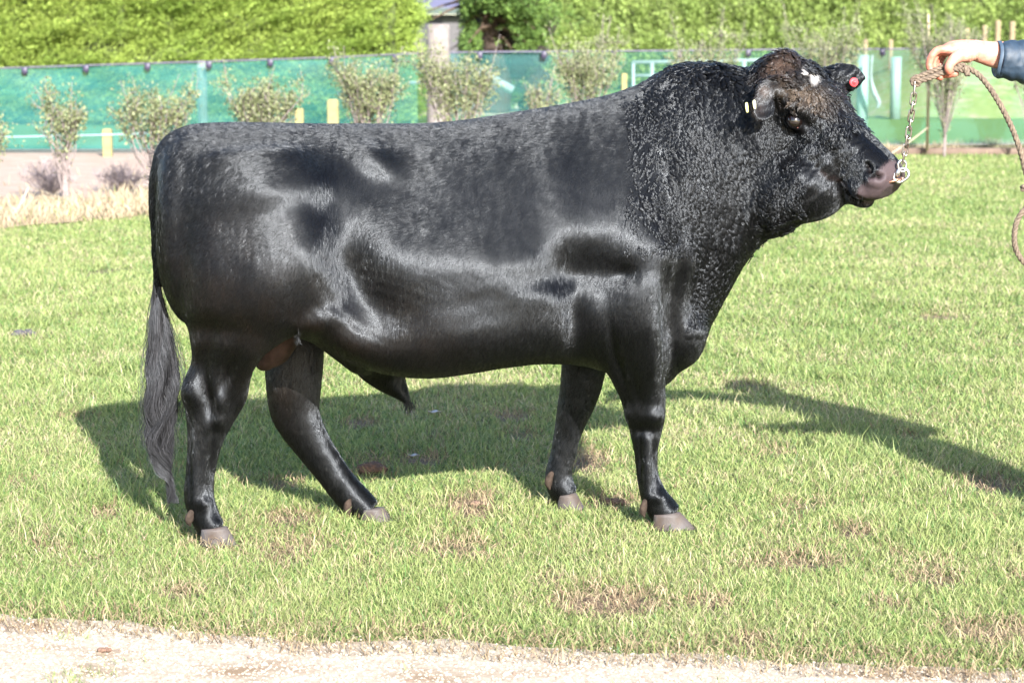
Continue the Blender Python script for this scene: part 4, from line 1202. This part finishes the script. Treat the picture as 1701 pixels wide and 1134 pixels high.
# low tape fence in front of the windbreak
root = empty('tape_fence', P(178, 252, FY - .9), 'low tape fence with short yellowish posts in front of the green mesh', 'fence')
for x, y, w_ in ((178, 214, 15), (497, 180, 14), (-140, 228, 15), (553, 165, 18), (1037, 122, 9), (1240, 120, 8)):
    a = P(x, y, FY - .9); k = (6.5 + FY) / FPX * w_ / 2; q = MB()
    q.box((a[0] - k, a[1] - k, -.2), (a[0] + k, a[1] + k, a[2]), bev=k * .25); q.build('post', M_WOODY, root, smooth=False)
q = MB()
A = [P(x, y, FY - .98) for x, y in ((-400, 236), (-140, 231), (178, 224), (497, 212), (800, 205), (1037, 200))]
q.tube(A, .008, .003, seg=6); q.build('tape', plain('pale blue tape', (.26, .36, .37), .5, .1, 20), root)

# things behind the mesh on the right
M_WHITE = plain('white gate paint', (.22, .24, .24), .5, .1, 10)
def gate(label, rails, ups, Y):
    root = empty('farm_gate', P(rails[0][0], 180, Y), label, 'gate')
    for x0, y0, x1, y1, w_ in rails:
        k = (7.4 + Y) / FPX * w_ / 2; q = MB(); q.tube([P(x0, y0, Y), P(x1, y1, Y)], k, seg=10); q.build('rail', M_WHITE, root)
    for x0, y0, x1, y1, w_ in ups:
        k = (7.4 + Y) / FPX * w_ / 2; A = P(x0, y0, Y); B = P(x1, y1, Y); q = MB(); q.tube([A, (B[0], B[1], max(B[2], -.05))], k, seg=10); q.build('upright', M_WHITE, root)
gate('white tubular gate seen through the mesh beside the hump of the bull', [(1050, 104, 1275, 100, 6), (1050, 126, 1210, 124, 5), (1050, 146, 1210, 144, 5)], [(1083, 104, 1083, 190, 7), (1236, 100, 1236, 190, 8), (1052, 104, 1052, 190, 6)], 30.0)
gate('white slanting gate rail behind the mesh right of the grey post', [(795, 118, 852, 150, 14), (680, 138, 712, 136, 6)], [(716, 130, 716, 190, 6)], 29.0)
M_GUARD = plain('pale green plastic sleeve', (.20, .27, .24), .5, .1, 10)
for i, (x, y0, y1, w_, lb) in enumerate(((1434, 92, 184, 20, 'pale plastic tree guard behind the mesh just right of the far ear'), (1489, 95, 156, 18, 'pale plastic tree guard behind the mesh left of the chain'))):
    Y = 33.0 if i == 0 else 38.0
    k = (7.4 + Y) / FPX * w_ / 2; A = P(x, y0, Y); q = MB()
    q.tube([(A[0], Y, -.05), (A[0], Y, A[2] * .5), (A[0], Y, A[2])], [k, k * .96, k], seg=16); tag(q.build('tree_guard', M_GUARD), lb, 'tree guard', 'tree guards behind the windbreak')
q = MB(); q.tube([P(1449, 92, 32.5), P(1447, 128, 32.5), P(1452, 152, 32.5), P(1460, 170, 32.5), P(1457, 180, 32.5)], [.02, .022, .045, .04, .02], seg=10, sub=4)
tag(q.build('water_pipe', M_WHITE), 'white bent hose hanging behind the mesh next to the tree guard', 'hose')
q = MB()
for i, (x, y) in enumerate(((1408, 99), (1457, 99), (1457, 115), (1457, 130))):
    pass
# stakes at the foot of the right hedge
for i, (x, y, w_, lb) in enumerate(((1438, 66, 7, 'short tan stake above the mesh, the leftmost near the red ear tag'), (1480, 66, 7, 'short tan stake above the mesh between the red tag and the bamboo cane'), (1607, 47, 8, 'tan stake above the knuckles of the hand in front of the hedge'), (1636, 42, 8, 'tan stake above the wrist in front of the hedge'),
                                    (1658, 34, 9, 'tallest tan stake above the jacket cuff in front of the hedge'), (1682, 36, 9, 'tan stake at the right edge above the jacket sleeve'))):
    post('wooden_stake', lb, 'stake', x, y, w_, 44.0 + .6 * i, M_WOODT, 'tan stakes by the right hedge')
# raised bank carrying the stakes
nx_, ny_ = 60, 14; bxs = np.linspace(P(1395, 90, 44)[0], P(2600, 90, 44)[0], nx_); bys = np.linspace(38.5, 58, ny_)
BX, BY = np.meshgrid(bxs, bys); bz = 1.36 * np.clip((BY - 38.5) / 4.5, 0, 1) ** .8 * np.clip((58 - BY) / 4, 0, 1) * np.clip((BX - bxs[0]) / 2.2, 0, 1) ** .7 + (fbm(BX * 1.5, BY * 1.5, 7) - .5) * .08 - .02
idx = np.arange(nx_ * ny_).reshape(ny_, nx_)
tag(mesh('earth_bank', np.column_stack([BX.ravel(), BY.ravel(), bz.ravel()]), np.stack([idx[:-1, :-1].ravel(), idx[:-1, 1:].ravel(), idx[1:, 1:].ravel(), idx[1:, :-1].ravel()], 1), grit('grassy bank', (.21, .24, .09), (.13, .18, .05), (.30, .235, .155), 5)), kind='structure')
# strip of bare earth and grass beyond the mesh
def strip(name, y0, y1, mat, z, x0=-40, x1=60):
    q = MB(); q.add([(x0, y0, z), (x1, y0, z), (x1, y1, z), (x0, y1, z)], [(0, 1, 2, 3)]); return tag(q.build(name, mat, smooth=False), kind='structure')
strip('farm_lane', G(1500, 192)[1], G(1500, 172)[1], grit('tan lane', (.52, .40, .28), (.42, .33, .22), (.46, .36, .25), 4), .004)
# timber edging under the mesh, right
q = MB(); a, c_ = P(1455, 247, FY - .35), P(2200, 245, FY - .35)
q.box((a[0], FY - .42, -.05), (c_[0], FY - .30, .085), bev=.012)
tag(q.build('timber_edging', plain('old brown timber', (.11, .078, .06), .85, .4, 6, bump=.5, rgb2=(.10, .065, .05))), 'old brown timber edging board along the foot of the mesh on the right', 'edging')
q = MB(); q.tube([P(1540, 249, FY - .5) - (0, 0, .02), P(1543, 120, FY - .52), P(1542, 24, FY - .5)], [.022, .020, .017], seg=10)
for y in (70, 118, 165, 210): q.tube([P(1542.5, y - 1, FY - .512), P(1542.5, y + 1, FY - .512)], [.0235, .0235], seg=10)
tag(q.build('bamboo_cane', plain('pale bamboo', (.40, .30, .215), .5, .2, 12)), 'upright pale bamboo cane at the shrub behind the chain', 'cane')

# ---- young shrubs along the verge
M_SHRUB = leafmat('olive shrub leaf', .3, .55, .35)
M_TWIG = plain('purplish grey twig', (.19, .155, .15), .8, .3, 40)
def row_depth(x):
    t = ((x - 850.5) * 21.6 / FPX + 4.33) / (10.53 - 11 * (x - 850.5) / FPX)
    return min(21.6 + 11 * t - 7.4, FY - 1.0)
def shrub(x, ytop, hw, label, seed, nl=900, ns=16, low=.25, tall=4, stem_n=1, dens=.55, group='young shrubs along the verge', cols=((.125, .15, .065), (.255, .27, .145)), leaf=.034):
    """upright twiggy shrub: stems fan out to a clipped top, small pale leaves along the twigs"""
    rg = np.random.default_rng(seed); Y = row_depth(x); k = (7.4 + Y) / FPX
    zt = P(x, ytop, Y)[2]; bx = P(x, 250, Y)[0]; W_ = hw * k
    root = empty('young_shrub', (bx, Y, 0), label, 'shrub', group)
    st = MB(); tw = []
    trunks = [bx + rg.uniform(-.06, .06) * (stem_n > 1) for _ in range(stem_n)]
    for b0 in trunks:
        st.tube([(b0, Y, -.05), (b0 + rg.normal(0, .01), Y, zt * .2), (b0 + rg.normal(0, .02), Y, zt * .42)], [.020, .016, .010], seg=7, sub=3)
    for i in range(ns):
        b0 = trunks[i % stem_n]; z0 = zt * rg.uniform(.08, .40)
        th = rg.uniform(0, 6.28); rr = math.sqrt(rg.random())
        ex, ey = bx + W_ * rr * math.cos(th), Y + W_ * .8 * rr * math.sin(th)
        ze = zt * rg.uniform(.84, .97) * (1 - .08 * rr)
        if i < tall: ze = zt * rg.uniform(1.04, 1.2); ex = bx + W_ * rg.choice([-1, 1]) * rg.uniform(.35, 1.15)
        A = catmull(np.array([(b0, Y, z0), (b0 + (ex - b0) * .45 + rg.normal(0, .03), Y + (ey - Y) * .45, z0 + (ze - z0) * .4), (b0 + (ex - b0) * .8 + rg.normal(0, .03), Y + (ey - Y) * .8, z0 + (ze - z0) * .72), (ex, ey, ze)]), 6)
        st.tube(A, np.linspace(.008, .0025, len(A)), seg=5); tw.append(A)
        for j in range(4):
            s0 = rg.integers(len(A) // 3, len(A) - 2); d = unit(np.array((rg.normal(0, .8), rg.normal(0, .8), .9)))
            B = np.array([A[s0], A[s0] + d * .10 * zt / 1.3, A[s0] + d * .2 * zt / 1.3 + (0, 0, .03)]); B[:, 2] = np.minimum(B[:, 2], zt * .98)
            st.tube(B, [.004, .003, .002], seg=4); tw.append(catmull(B, 4))
    st.build('stem', M_TWIG, root)
    allp = np.concatenate([t for t in tw]); wgt = np.clip((allp[:, 2] / zt - low) * 2.2, .02, 1)
    pick = rg.choice(len(allp), nl, p=wgt / wgt.sum())
    pos = allp[pick] + rg.normal(0, .04, (nl, 3))
    d = unit(rg.normal(0, 1, (nl, 3)) + np.array((0, 0, .7)))
    ln = rg.uniform(.7, 1.4, nl) * leaf; nr = unit(rg.normal(0, 1, (nl, 3))); sd_ = unit(np.cross(d, nr)) * (ln * .28)[:, None]
    V_ = np.stack([pos, pos + d * (ln * .5)[:, None] + sd_, pos + d * ln[:, None], pos + d * (ln * .5)[:, None] - sd_], 1).reshape(-1, 3)
    a = rg.random(nl)[:, None]; C_ = np.repeat(np.array(cols[0]) * (1 - a) + np.array(cols[1]) * a, 4, 0)
    mesh('foliage', V_, np.arange(nl * 4).reshape(nl, 4), M_SHRUB, root, C_, smooth=False)
    return root
SHR = [(102, 150, 46, 'sparse young shrub in the dry grass, leftmost whole one', 1, 800, 13, .30, 4, 2), (255, 150, 64, 'twiggy young shrub behind the tail head of the bull', 2, 1500, 18, .35, 5, 2), (435, 132, 60, 'round topped young shrub above the rump of the bull', 3, 1900, 22, .35, 4, 1),
       (612, 98, 60, 'flat topped young shrub left of the thick grey post', 4, 2100, 24, .30, 4, 1), (762, 82, 62, 'dense young shrub in front of the thick grey post', 5, 2300, 24, .25, 5, 1), (893, 130, 30, 'small low young shrub right of the thick grey post', 6, 500, 10, .2, 2, 1),
       (975, 66, 56, 'bushy young shrub above the back in front of the hump', 7, 2300, 22, .3, 5, 1), (1172, 54, 56, 'young shrub standing above the hump of the bull', 8, 1700, 20, .3, 5, 1), (1362, 44, 66, 'young shrub behind the poll of the bull', 9, 2100, 22, .3, 5, 1),
       (1566, 20, 66, 'open young shrub behind the hand and chain beside the bamboo cane', 10, 2800, 26, .04, 4, 2), (1712, 60, 46, 'young shrub at the right edge below the jacket sleeve', 11, 1100, 16, .2, 3, 1), (-22, 190, 34, 'young shrub cut off by the left edge', 12, 500, 10, .3, 2, 1)]
for s_ in SHR: shrub(s_[0], s_[1], s_[2], s_[3], s_[4] + 200, nl=int(s_[5] * 2.3), ns=int(s_[6] * 1.35), low=s_[7], tall=s_[8], stem_n=s_[9])

def weed(x, ybase, ytop, hw, label, seed):
    rg = np.random.default_rng(seed); g0 = G(x, ybase); Y = g0[1]; k = (7.4 + Y) / FPX; h = (ybase - ytop) * k; q = MB()
    for i in range(85):
        a = rg.uniform(0, 6.28); r = rg.random() ** .7 * 1.25 * hw * k; e = np.array((g0[0] + r * math.cos(a), Y + .6 * r * math.sin(a), h * rg.uniform(.5, 1) * (1 - .25 * r / (hw * k))))
        b0 = np.array((g0[0] + rg.normal(0, .03), Y + rg.normal(0, .03), -.02)); m_ = (b0 + e) / 2 + (rg.normal(0, .04), 0, .04)
        q.tube([b0, m_, e], [.004, .003, .0015], seg=4)
        for j in range(3):
            d = rg.normal(0, .05, 3) + (0, 0, .05); s0 = m_ + (e - m_) * rg.uniform(.1, .9); q.tube([s0, s0 + d], [.0025, .0015], seg=3)
    tag(q.build('dry_weed', plain('grey purple dead stalk', (.33, .28, .29), .85, .35, 30, rgb2=(.22, .175, .18))), label, 'weed', 'dead weeds by the track')
weed(82, 325, 258, 44, 'dead grey purple weed at the foot of the leftmost shrub', 301)
weed(205, 318, 270, 44, 'dead grey purple weed in the dry grass just left of the rump', 302)
def stick(pts, r, label):
    q = MB(); A = [G(*pts[0])] ; Y0 = A[0][1]
    A = [P(x, y, Y0 + .1 * i) for i, (x, y) in enumerate(pts)]
    q.tube(A, [r, r * .9, r * .6], seg=7, sub=3); tag(q.build('broken_stick', plain('bleached stick', (.36, .29, .22), .7, .25, 20)), label, 'stick', 'broken sticks in the dry grass')
stick([(22, 362), (36, 335), (48, 310)], .012, 'bleached stick leaning up from the straw by the left edge')
stick([(102, 330), (72, 318), (48, 310)], .010, 'thin orange brown stick lying across the dead weed')
stick([(1470, 262), (1510, 236), (1541, 212)], .010, 'thin stick leaning towards the bamboo cane behind the chain')
# ================================================================ lead rope, chain and the handler
RY = -.285
KP = (7.4 + RY) / FPX
M_ROPE = plain('old hemp rope', (.13, .10, .072), .9, .35, 90, bump=.5, rgb2=(.07, .05, .036))
M_STEEL = plain('worn steel chain', (.40, .37, .35), .34, .3, 60, metal=1.0, rgb2=(.20, .15, .12))
M_SNAP = plain('bright steel snap', (.52, .51, .50), .25, .1, 40, metal=1.0)
root = empty('lead_rope', P(1519, 136, RY), 'brown hemp lead rope with steel chain running from the hand to the nose ring', 'lead rope')
def laid(name, pts, R_, strand, pitch, parent, sub=10, taper=None):
    """three strands laid round a path of (px, py, Y)"""
    C = np.array([P(*p) for p in pts]); C = catmull(C, sub)
    s = np.concatenate([[0], np.cumsum(np.linalg.norm(np.diff(C, axis=0), axis=1))])
    u = np.arange(0, s[-1], .0045); C = np.column_stack([np.interp(u, s, C[:, k]) for k in range(3)])
    T = unit(np.gradient(C, axis=0)); e = unit(np.cross(T, (0, 1, 0.01))); f = np.cross(T, e)
    q = MB(); tp = np.ones(len(u)) if taper is None else np.interp(u / s[-1], *taper)
    for k in range(3):
        a = u / pitch * 2 * np.pi + k * 2 * np.pi / 3
        q.tube(C + (e * np.cos(a)[:, None] + f * np.sin(a)[:, None]) * (R_ * tp)[:, None], strand * tp, seg=7)
    return q.build(name, M_ROPE, parent)
laid('rope', [(1590, 112, RY), (1604, 113, RY), (1618, 119, RY), (1632, 131, RY), (1650, 155, RY), (1668, 186, RY), (1684, 220, RY), (1697, 258, RY), (1706, 292, RY), (1722, 318, RY - .01), (1748, 330, RY - .02), (1770, 334, RY - .02),
             (1782, 352, RY - .03), (1770, 400, RY - .04), (1738, 436, RY - .04), (1708, 440, RY - .04), (1690, 420, RY - .04), (1685, 394, RY - .04), (1691, 364, RY - .04), (1712, 340, RY - .035), (1748, 332, RY - .03), (1772, 336, RY - .03)], .0047, .0050, .048, root)
for dy, dY in ((-4, .006), (5, -.006)):      # spliced eye: the rope doubled through the chain
    laid('rope_eye', [(1518, 134 + dy * .2, RY), (1526, 131 + dy * .8, RY + dY), (1540, 126 + dy, RY + dY), (1556, 120 + dy, RY + dY), (1572, 114 + dy, RY + dY), (1590, 111 + dy * .8, RY + dY), (1604, 114 + dy * .9, RY + dY)], .0046, .0050, .046, root)
laid('rope_eye', [(1526, 127, RY), (1518, 130, RY), (1515, 136, RY), (1520, 141, RY), (1528, 139, RY)], .0042, .0046, .045, root)
laid('rope_end', [(1600, 112, RY - .008), (1606, 118, RY - .012), (1607, 128, RY - .014)], .0052, .0052, .04, root)
laid('rope_end', [(1724, 318, RY - .02), (1708, 313, RY - .03), (1696, 312, RY - .035)], .0062, .0066, .04, root)
def link(c_, ax, wd, L, W_, r, mat, name='chain_link'):
    ax = unit(np.asarray(ax)); wd = np.asarray(wd, float); wd = unit(wd - ax * (wd @ ax))
    t = np.linspace(0, 2 * np.pi, 25); h = L / 2 - W_ / 2
    A = [c_ + ax * (math.sin(a) * W_ / 2 + (h if math.sin(a) >= 0 else -h)) + wd * math.cos(a) * W_ / 2 for a in t[:-1]]
    A = np.array(A + [A[0], A[1]]); q = MB(); n_ = unit(np.cross(ax, wd))
    q.tube(A, r, seg=8, bdir=n_); return q.build(name, mat, root)
c0, c1 = P(1519.5, 143, RY), P(1499.5, 270, RING_TIP[1])
dirc = unit(c1 - c0); NL = 9
view = np.array((0, 1., 0)); lat = unit(np.cross(dirc, view))
for i in range(NL):
    q_ = (i + .5) / NL; c_ = c0 + (c1 - c0) * q_ + np.array((1, 0, 0)) * .004 * math.sin(q_ * 3.1)
    a = (R(20) if i % 2 else R(78)) + R(rng.normal(0, 8))
    link(c_, dirc + rng.normal(0, .03, 3), lat * math.cos(a) + view * math.sin(a), .0405, .0185, .0029, M_STEEL)
link(P(1520, 141, RY), (.1, 0, 1), (.3, 1, 0), .030, .016, .0034, M_STEEL, 'swivel')
link(P(1498.5, 276, RING_TIP[1]), (-.1, 0, 1), (1, .15, 0), .036, .026, .0042, M_SNAP, 'snap_eye')
q = MB(); A = P(1494, 281, RING_TIP[1]); B = P(1489, 292, RING_TIP[1])
q.tube([A, (A * .5 + B * .5), B], [.007, .0095, .007], seg=12, sub=3, round_ends=True); q.build('snap_barrel', M_SNAP, root)
link(P(1497, 291.5, RING_TIP[1]), (.75, 0, .55), (-.55, .2, .75), .050, .036, .0048, M_SNAP, 'snap_hook')

def handler():
    B0 = np.array((2.12, -.30, 0.))
    root = empty('person', B0, 'person in navy jacket holding out the lead rope at the right edge', 'person')
    fw = unit(np.array((-.60, -.80, 0))); rt = np.array((fw[1], -fw[0], 0)); up = np.array((0, 0, 1.))
    L_ = lambda f_, r_, z: B0 + fw * f_ + rt * r_ + up * z
    k = KP; b = MB()
    HYc = RY + .048                                   # palm behind the rope
    # hand
    b.tube([P(1700, 96, HYc + .03), P(1672, 93, HYc + .02), P(1652, 91, HYc + .012), P(1632, 87, HYc + .004), P(1618, 84, HYc), P(1600, 83, HYc - .002), P(1584, 82, HYc - .002), P(1568, 84, HYc)],
           np.array([25, 23.5, 22, 19, 17.5, 16.5, 14, 9.5]) * k, [.040, .036, .033, .031, .034, .040, .043, .040], seg=24, sub=4, round_ends=True)
    fr = 6.4 * k
    def finger(pts, r0):
        b.tube([P(*p) for p in pts], np.array([1.12, 1.06, 1.0, .98, .92, .86])[:len(pts)] * r0, seg=12, sub=4, round_ends=True)
    y0 = HYc - .030
    finger([(1576, 82, y0), (1558, 84, y0), (1547, 95, y0 + .002), (1544, 110, y0 + .006), (1551, 123, y0 - .002), (1562, 129, y0 - .016)], fr * 1.02)
    finger([(1576, 83, y0 + .021), (1560, 86, y0 + .022), (1551, 98, y0 + .022), (1552, 115, y0 + .016), (1566, 124, y0 + .004), (1586, 123, y0 - .014)], fr * 1.05)
    finger([(1576, 85, y0 + .042), (1563, 88, y0 + .044), (1555, 101, y0 + .043), (1557, 116, y0 + .036), (1570, 124, y0 + .024), (1588, 122, y0 + .012)], fr)
    finger([(1580, 87, y0 + .061), (1569, 91, y0 + .064), (1562, 103, y0 + .063), (1565, 115, y0 + .056), (1575, 121, y0 + .046), (1588, 119, y0 + .038)], fr * .86)
    b.tube([P(1616, 90, HYc - .016), P(1603, 91, HYc - .030), P(1590, 95, HYc - .048), P(1580, 104, HYc - .066), P(1576, 113, HYc - .070), P(1577, 119, HYc - .068)], np.array([12, 12, 10.5, 8.2, 7.4, 6.6]) * k, seg=14, sub=4, round_ends=True)
    b.ball(P(1606, 97, HYc - .018), (13 * k, .020, 8 * k))
    for y_, dz in ((y0, 0), (y0 + .021, 1), (y0 + .042, 2)): b.ball(P(1562 + dz * 2, 80 + dz, y_), (.012, .010, .007))
    # arms, torso, neck, head, legs in one surface
    shR, shL = L_(.0, .20, 1.42), L_(.0, -.20, 1.42)
    elR = P(1800, 150, -.16); wrR = P(1700, 96, HYc + .03)
    b.tube([shR, (shR + elR) / 2, elR, (elR + wrR) / 2, wrR], [.062, .055, .048, .046, .043], seg=16, sub=4, round_ends=True)
    wrL = P(1795, 330, RY - .02); elL = L_(-.04, -.27, 1.16)
    b.tube([shL, (shL + elL) / 2, elL, (elL + wrL) / 2, wrL], [.062, .055, .047, .042, .030], seg=16, sub=4, round_ends=True)
    b.tube([wrL, P(1778, 330, RY - .02), P(1764, 330, RY - .02)], [.03, .026, .018], [.03, .042, .04], seg=14, sub=3, round_ends=True)
    for i in range(4):
        z = 318 + i * 11
        b.tube([P(1768, z, RY + .01), P(1755, z, RY), P(1750, z + 1, RY - .03), P(1757, z + 1, RY - .055), P(1768, z + 1, RY - .06)], .0105 if i < 3 else .009, seg=10, sub=3, round_ends=True)
    b.tube([P(1785, 322, RY - .04), P(1770, 312, RY - .055), P(1757, 312, RY - .055)], [.015, .012, .010], seg=10, sub=3, round_ends=True)
    b.tube([L_(0, 0, .86), L_(.01, 0, 1.02), L_(.0, 0, 1.2), L_(.0, 0, 1.38), L_(-.01, 0, 1.47), L_(.0, 0, 1.52), L_(.02, 0, 1.60)], [.115, .11, .115, .11, .07, .056, .055], [.165, .155, .175, .19, .12, .058, .055], seg=24, sub=4, bdir=rt)
    b.ball(L_(.035, 0, 1.66), (.085, .072, .115), np.array([fw, rt, up])); b.ball(L_(.01, 0, 1.69), (.095, .076, .09), np.array([fw, rt, up]))
    b.tube([L_(.10, 0, 1.685), L_(.125, 0, 1.65), L_(.115, 0, 1.635)], [.010, .014, .012], seg=8, sub=2, round_ends=True)
    b.ball(L_(.085, 0, 1.585), (.035, .04, .022), np.array([fw, rt, up])); b.ball(L_(.10, 0, 1.612), (.018, .028, .010), np.array([fw, rt, up]))
    for s_ in (1, -1):
        b.ball(L_(.0, s_ * .078, 1.655), (.018, .008, .032), np.array([fw, rt, up])); b.ball(L_(.105, s_ * .032, 1.672), (.012, .016, .010), np.array([fw, rt, up]))
        b.tube([L_(0, s_ * .09, .90), L_(.02, s_ * .10, .70), L_(.02, s_ * .11, .50), L_(.0, s_ * .12, .30), L_(-.01, s_ * .125, .09)], [.09, .082, .062, .056, .042], seg=16, sub=4, round_ends=True)
        b.tube([L_(-.05, s_ * .125, .05), L_(.04, s_ * .128, .05), L_(.15, s_ * .135, .04)], [.04, .042, .03], seg=12, sub=3, round_ends=True, bdir=up)
    V_, F_, E_ = voxel(b, .0030, 3)
    N_ = vnormals(V_, F_); qx, qy = proj(V_)
    crease = sum(np.exp(-((qx - a_) / 1.2) ** 2) for a_ in (1614, 1618, 1622)) * (qy > 84) * (qy < 106) * (V_[:, 1] < HYc)
    kn = sum(np.exp(-(((qx - a_) / 3.2) ** 2 + ((qy - b_) / 3.2) ** 2)) for a_, b_ in ((1549, 93), (1545, 110), (1566, 82), (1581, 104), (1555, 99))) * (qx < 1600)
    tend = np.sin(V_[:, 1] * 300) * .0008 * ((qx > 1570) & (qx < 1612) & (qy < 84))
    V_ = V_ + N_ * (kn * .0016 + tend)[:, None] - N_ * (crease * .0016)[:, None] + N_ * ((fbm(qx / 5, qy / 5, 3) - .5) * .0012)[:, None]
    mx, nt, p = new_mat('fair skin')
    tc = nt.nodes.new('ShaderNodeTexCoord'); n = nt.nodes.new('ShaderNodeTexNoise'); n.inputs['Scale'].default_value = 45; n.inputs['Detail'].default_value = 5
    nt.links.new(tc.outputs['Object'], n.inputs['Vector']); r = nt.nodes.new('ShaderNodeValToRGB')
    r.color_ramp.elements[0].position = .3; r.color_ramp.elements[1].position = .7
    r.color_ramp.elements[0].color = (.36, .155, .11, 1); r.color_ramp.elements[1].color = (.46, .26, .195, 1)
    at = nt.nodes.new('ShaderNodeAttribute'); at.attribute_name = 'Col'
    mu = nt.nodes.new('ShaderNodeMix'); mu.data_type = 'RGBA'; mu.blend_type = 'MULTIPLY'; mu.inputs[0].default_value = 1
    nt.links.new(n.outputs['Fac'], r.inputs[0]); nt.links.new(r.outputs[0], mu.inputs[6]); nt.links.new(at.outputs['Color'], mu.inputs[7])
    nt.links.new(mu.outputs[2], p.inputs['Base Color']); setp(p, Roughness=.5)
    red = np.clip((1583 - qx) / 20, 0, 1) * (qy < 150) * (qx > 1500) + np.clip((qy - 108) / 10, 0, 1) * (qx < 1600) * (qy < 150)
    red = np.clip(red * .8 + (fbm(qx / 6, qy / 6, 13) - .5) * .5, 0, 1)[:, None]
    skc = 1 - red * np.array((.12, .42, .48))
    p.inputs['Subsurface Weight'].default_value = .15; p.inputs['Subsurface Radius'].default_value = (.008, .003, .002); p.inputs['Subsurface Scale'].default_value = 1
    mesh('body', V_, F_, mx, root, skc)
    mn = plain('fingernail', (.62, .40, .33), .3, .1, 30)
    for c_, M_ in ((P(1578.5, 116, HYc - .079), np.eye(3)), ):
        q = MB(); q.ball(c_, (.0055, .0022, .008), M_, 12, 8); q.build('fingernail', mn, root)
    # jacket
    def folds(V_, a, s):
        return V_ + unit(V_ - np.mean(V_, 0)) * ((fbm(V_[:, 0] * s + V_[:, 2] * s * .4, V_[:, 2] * s * 1.2 + V_[:, 1] * s, 9) - .5) * a)[:, None]
    j = MB()
    cu = [(1658, 99, HYc + .012), (1668, 100, HYc + .016), (1685, 101, HYc + .022), (1701, 102, HYc + .03), (1740, 118, HYc + .08)]
    def shell(C, ra, rb, seg=28, sub=5):
        q = MB(); q.tube(C, ra, rb, seg=seg, sub=sub, round_ends=False); j.V.append(np.concatenate(q.V)); j.F += [tuple(i + j.n for i in f) for f in q.F]; j.n += len(j.V[-1])
    shell([P(*c_) for c_ in cu] + [elR + (.0, .01, 0), (shR + elR) / 2, shR], np.array([29.5, 31, 33, 34, 36, 36, 39, 40]) * k, np.array([.052, .055, .058, .06, .066, .068, .074, .075]))
    shell([wrL + (.02, 0, 0), (elL + wrL) / 2, elL, (shL + elL) / 2, shL], [.052, .058, .066, .072, .078], None)
    shell([L_(0, 0, .78), L_(0, 0, .84), L_(.01, 0, 1.02), L_(.0, 0, 1.2), L_(.0, 0, 1.38), L_(-.01, 0, 1.475), L_(.0, 0, 1.53), L_(.01, 0, 1.56)], [.155, .15, .145, .148, .14, .10, .078, .075], [.21, .205, .195, .21, .225, .15, .085, .08])
    Vj, Fj, Ej = voxel(j, .006, 5)
    Nj = vnormals(Vj, Fj); jx, jy = proj(Vj)
    fo = (fbm(jx / 14 + jy / 30, jy / 22, 5) - .5) * .012 + np.abs(np.sin((jx - jy * .5) / 9 + 4 * fbm(jx / 25, jy / 25, 8))) * .003
    Vj = Vj + Nj * fo[:, None]
    mj = plain('navy waterproof cloth', (.013, .028, .05), .6, .25, 60, bump=.12, rgb2=(.009, .02, .036), spec=.5)
    jo = mesh('jacket', Vj, Fj, mj, root)
    q = MB(); rg = []
    t = np.linspace(0, 2 * np.pi, 32, endpoint=False)
    for x_, s_ in ((1661, 26.5), (1656, 27.5), (1654, 28.8), (1655, 30.2), (1660, 30.6)):
        c_ = P(x_, 98.5, HYc + .011); rg.append(c_ + np.column_stack([.002 * np.sin(3 * t) + .004 * np.sin(t), np.cos(t) * s_ * k * .95, np.sin(t) * s_ * k * 1.0]))
    q.loft(rg, cap=False); q.build('cuff', plain('blue grey cuff lining', (.035, .06, .095), .6, .2, 60), jo)
    # trousers, boots, cap
    q = MB()
    for s_ in (1, -1):
        q.tube([L_(0, s_ * .075, .94), L_(0, s_ * .09, .86), L_(.02, s_ * .10, .70), L_(.02, s_ * .11, .50), L_(.0, s_ * .12, .30), L_(-.01, s_ * .125, .12)], [.115, .115, .10, .08, .075, .075], seg=18, sub=4)
    Vt, Ft, Et = voxel(q, .008, 4); mesh('trousers', folds(Vt, .02, 12), Ft, plain('dark work trousers', (.04, .042, .05), .8, .3, 40), root)
    for s_ in (1, -1):
        q = MB(); q.tube([L_(-.01, s_ * .125, .30), L_(-.01, s_ * .125, .10), L_(-.012, s_ * .125, .05)], [.062, .056, .052], seg=16, sub=3, round_ends=True)
        q.tube([L_(-.07, s_ * .125, .045), L_(.04, s_ * .128, .05), L_(.18, s_ * .137, .04)], [.045, .05, .036], [.045, .048, .044], seg=14, sub=4, round_ends=True, bdir=rt)
        Vb, Fb, Eb = voxel(q, .007, 3); mesh('boot', Vb, Fb, plain('brown boot leather', (.07, .045, .03), .5, .3, 30), root)
    q = MB(); q.ball(L_(.0, 0, 1.735), (.108, .09, .062), np.array([fw, rt, up])); q.tube([L_(.07, 0, 1.73), L_(.13, 0, 1.722), L_(.17, 0, 1.71)], [.012, .008, .005], [.075, .07, .045], seg=16, sub=3, bdir=rt, round_ends=True)
    Vc, Fc, Ec = voxel(q, .005, 3); mesh('cap', Vc, Fc, plain('dark cap cloth', (.03, .04, .06), .8, .2, 40), root)
    for s_ in (1, -1):
        q = MB(); q.ball(L_(.108, s_ * .032, 1.668), (.010, .012, .010), np.array([fw, rt, up]), 12, 8); q.build('eye', plain('eye white', (.6, .58, .55), .2, .1), root)
    q = MB(); q.ball(L_(-.03, 0, 1.675), (.078, .08, .085), np.array([fw, rt, up])); q.build('hair', plain('short brown hair', (.06, .04, .03), .7, .3, 80), root)
handler()
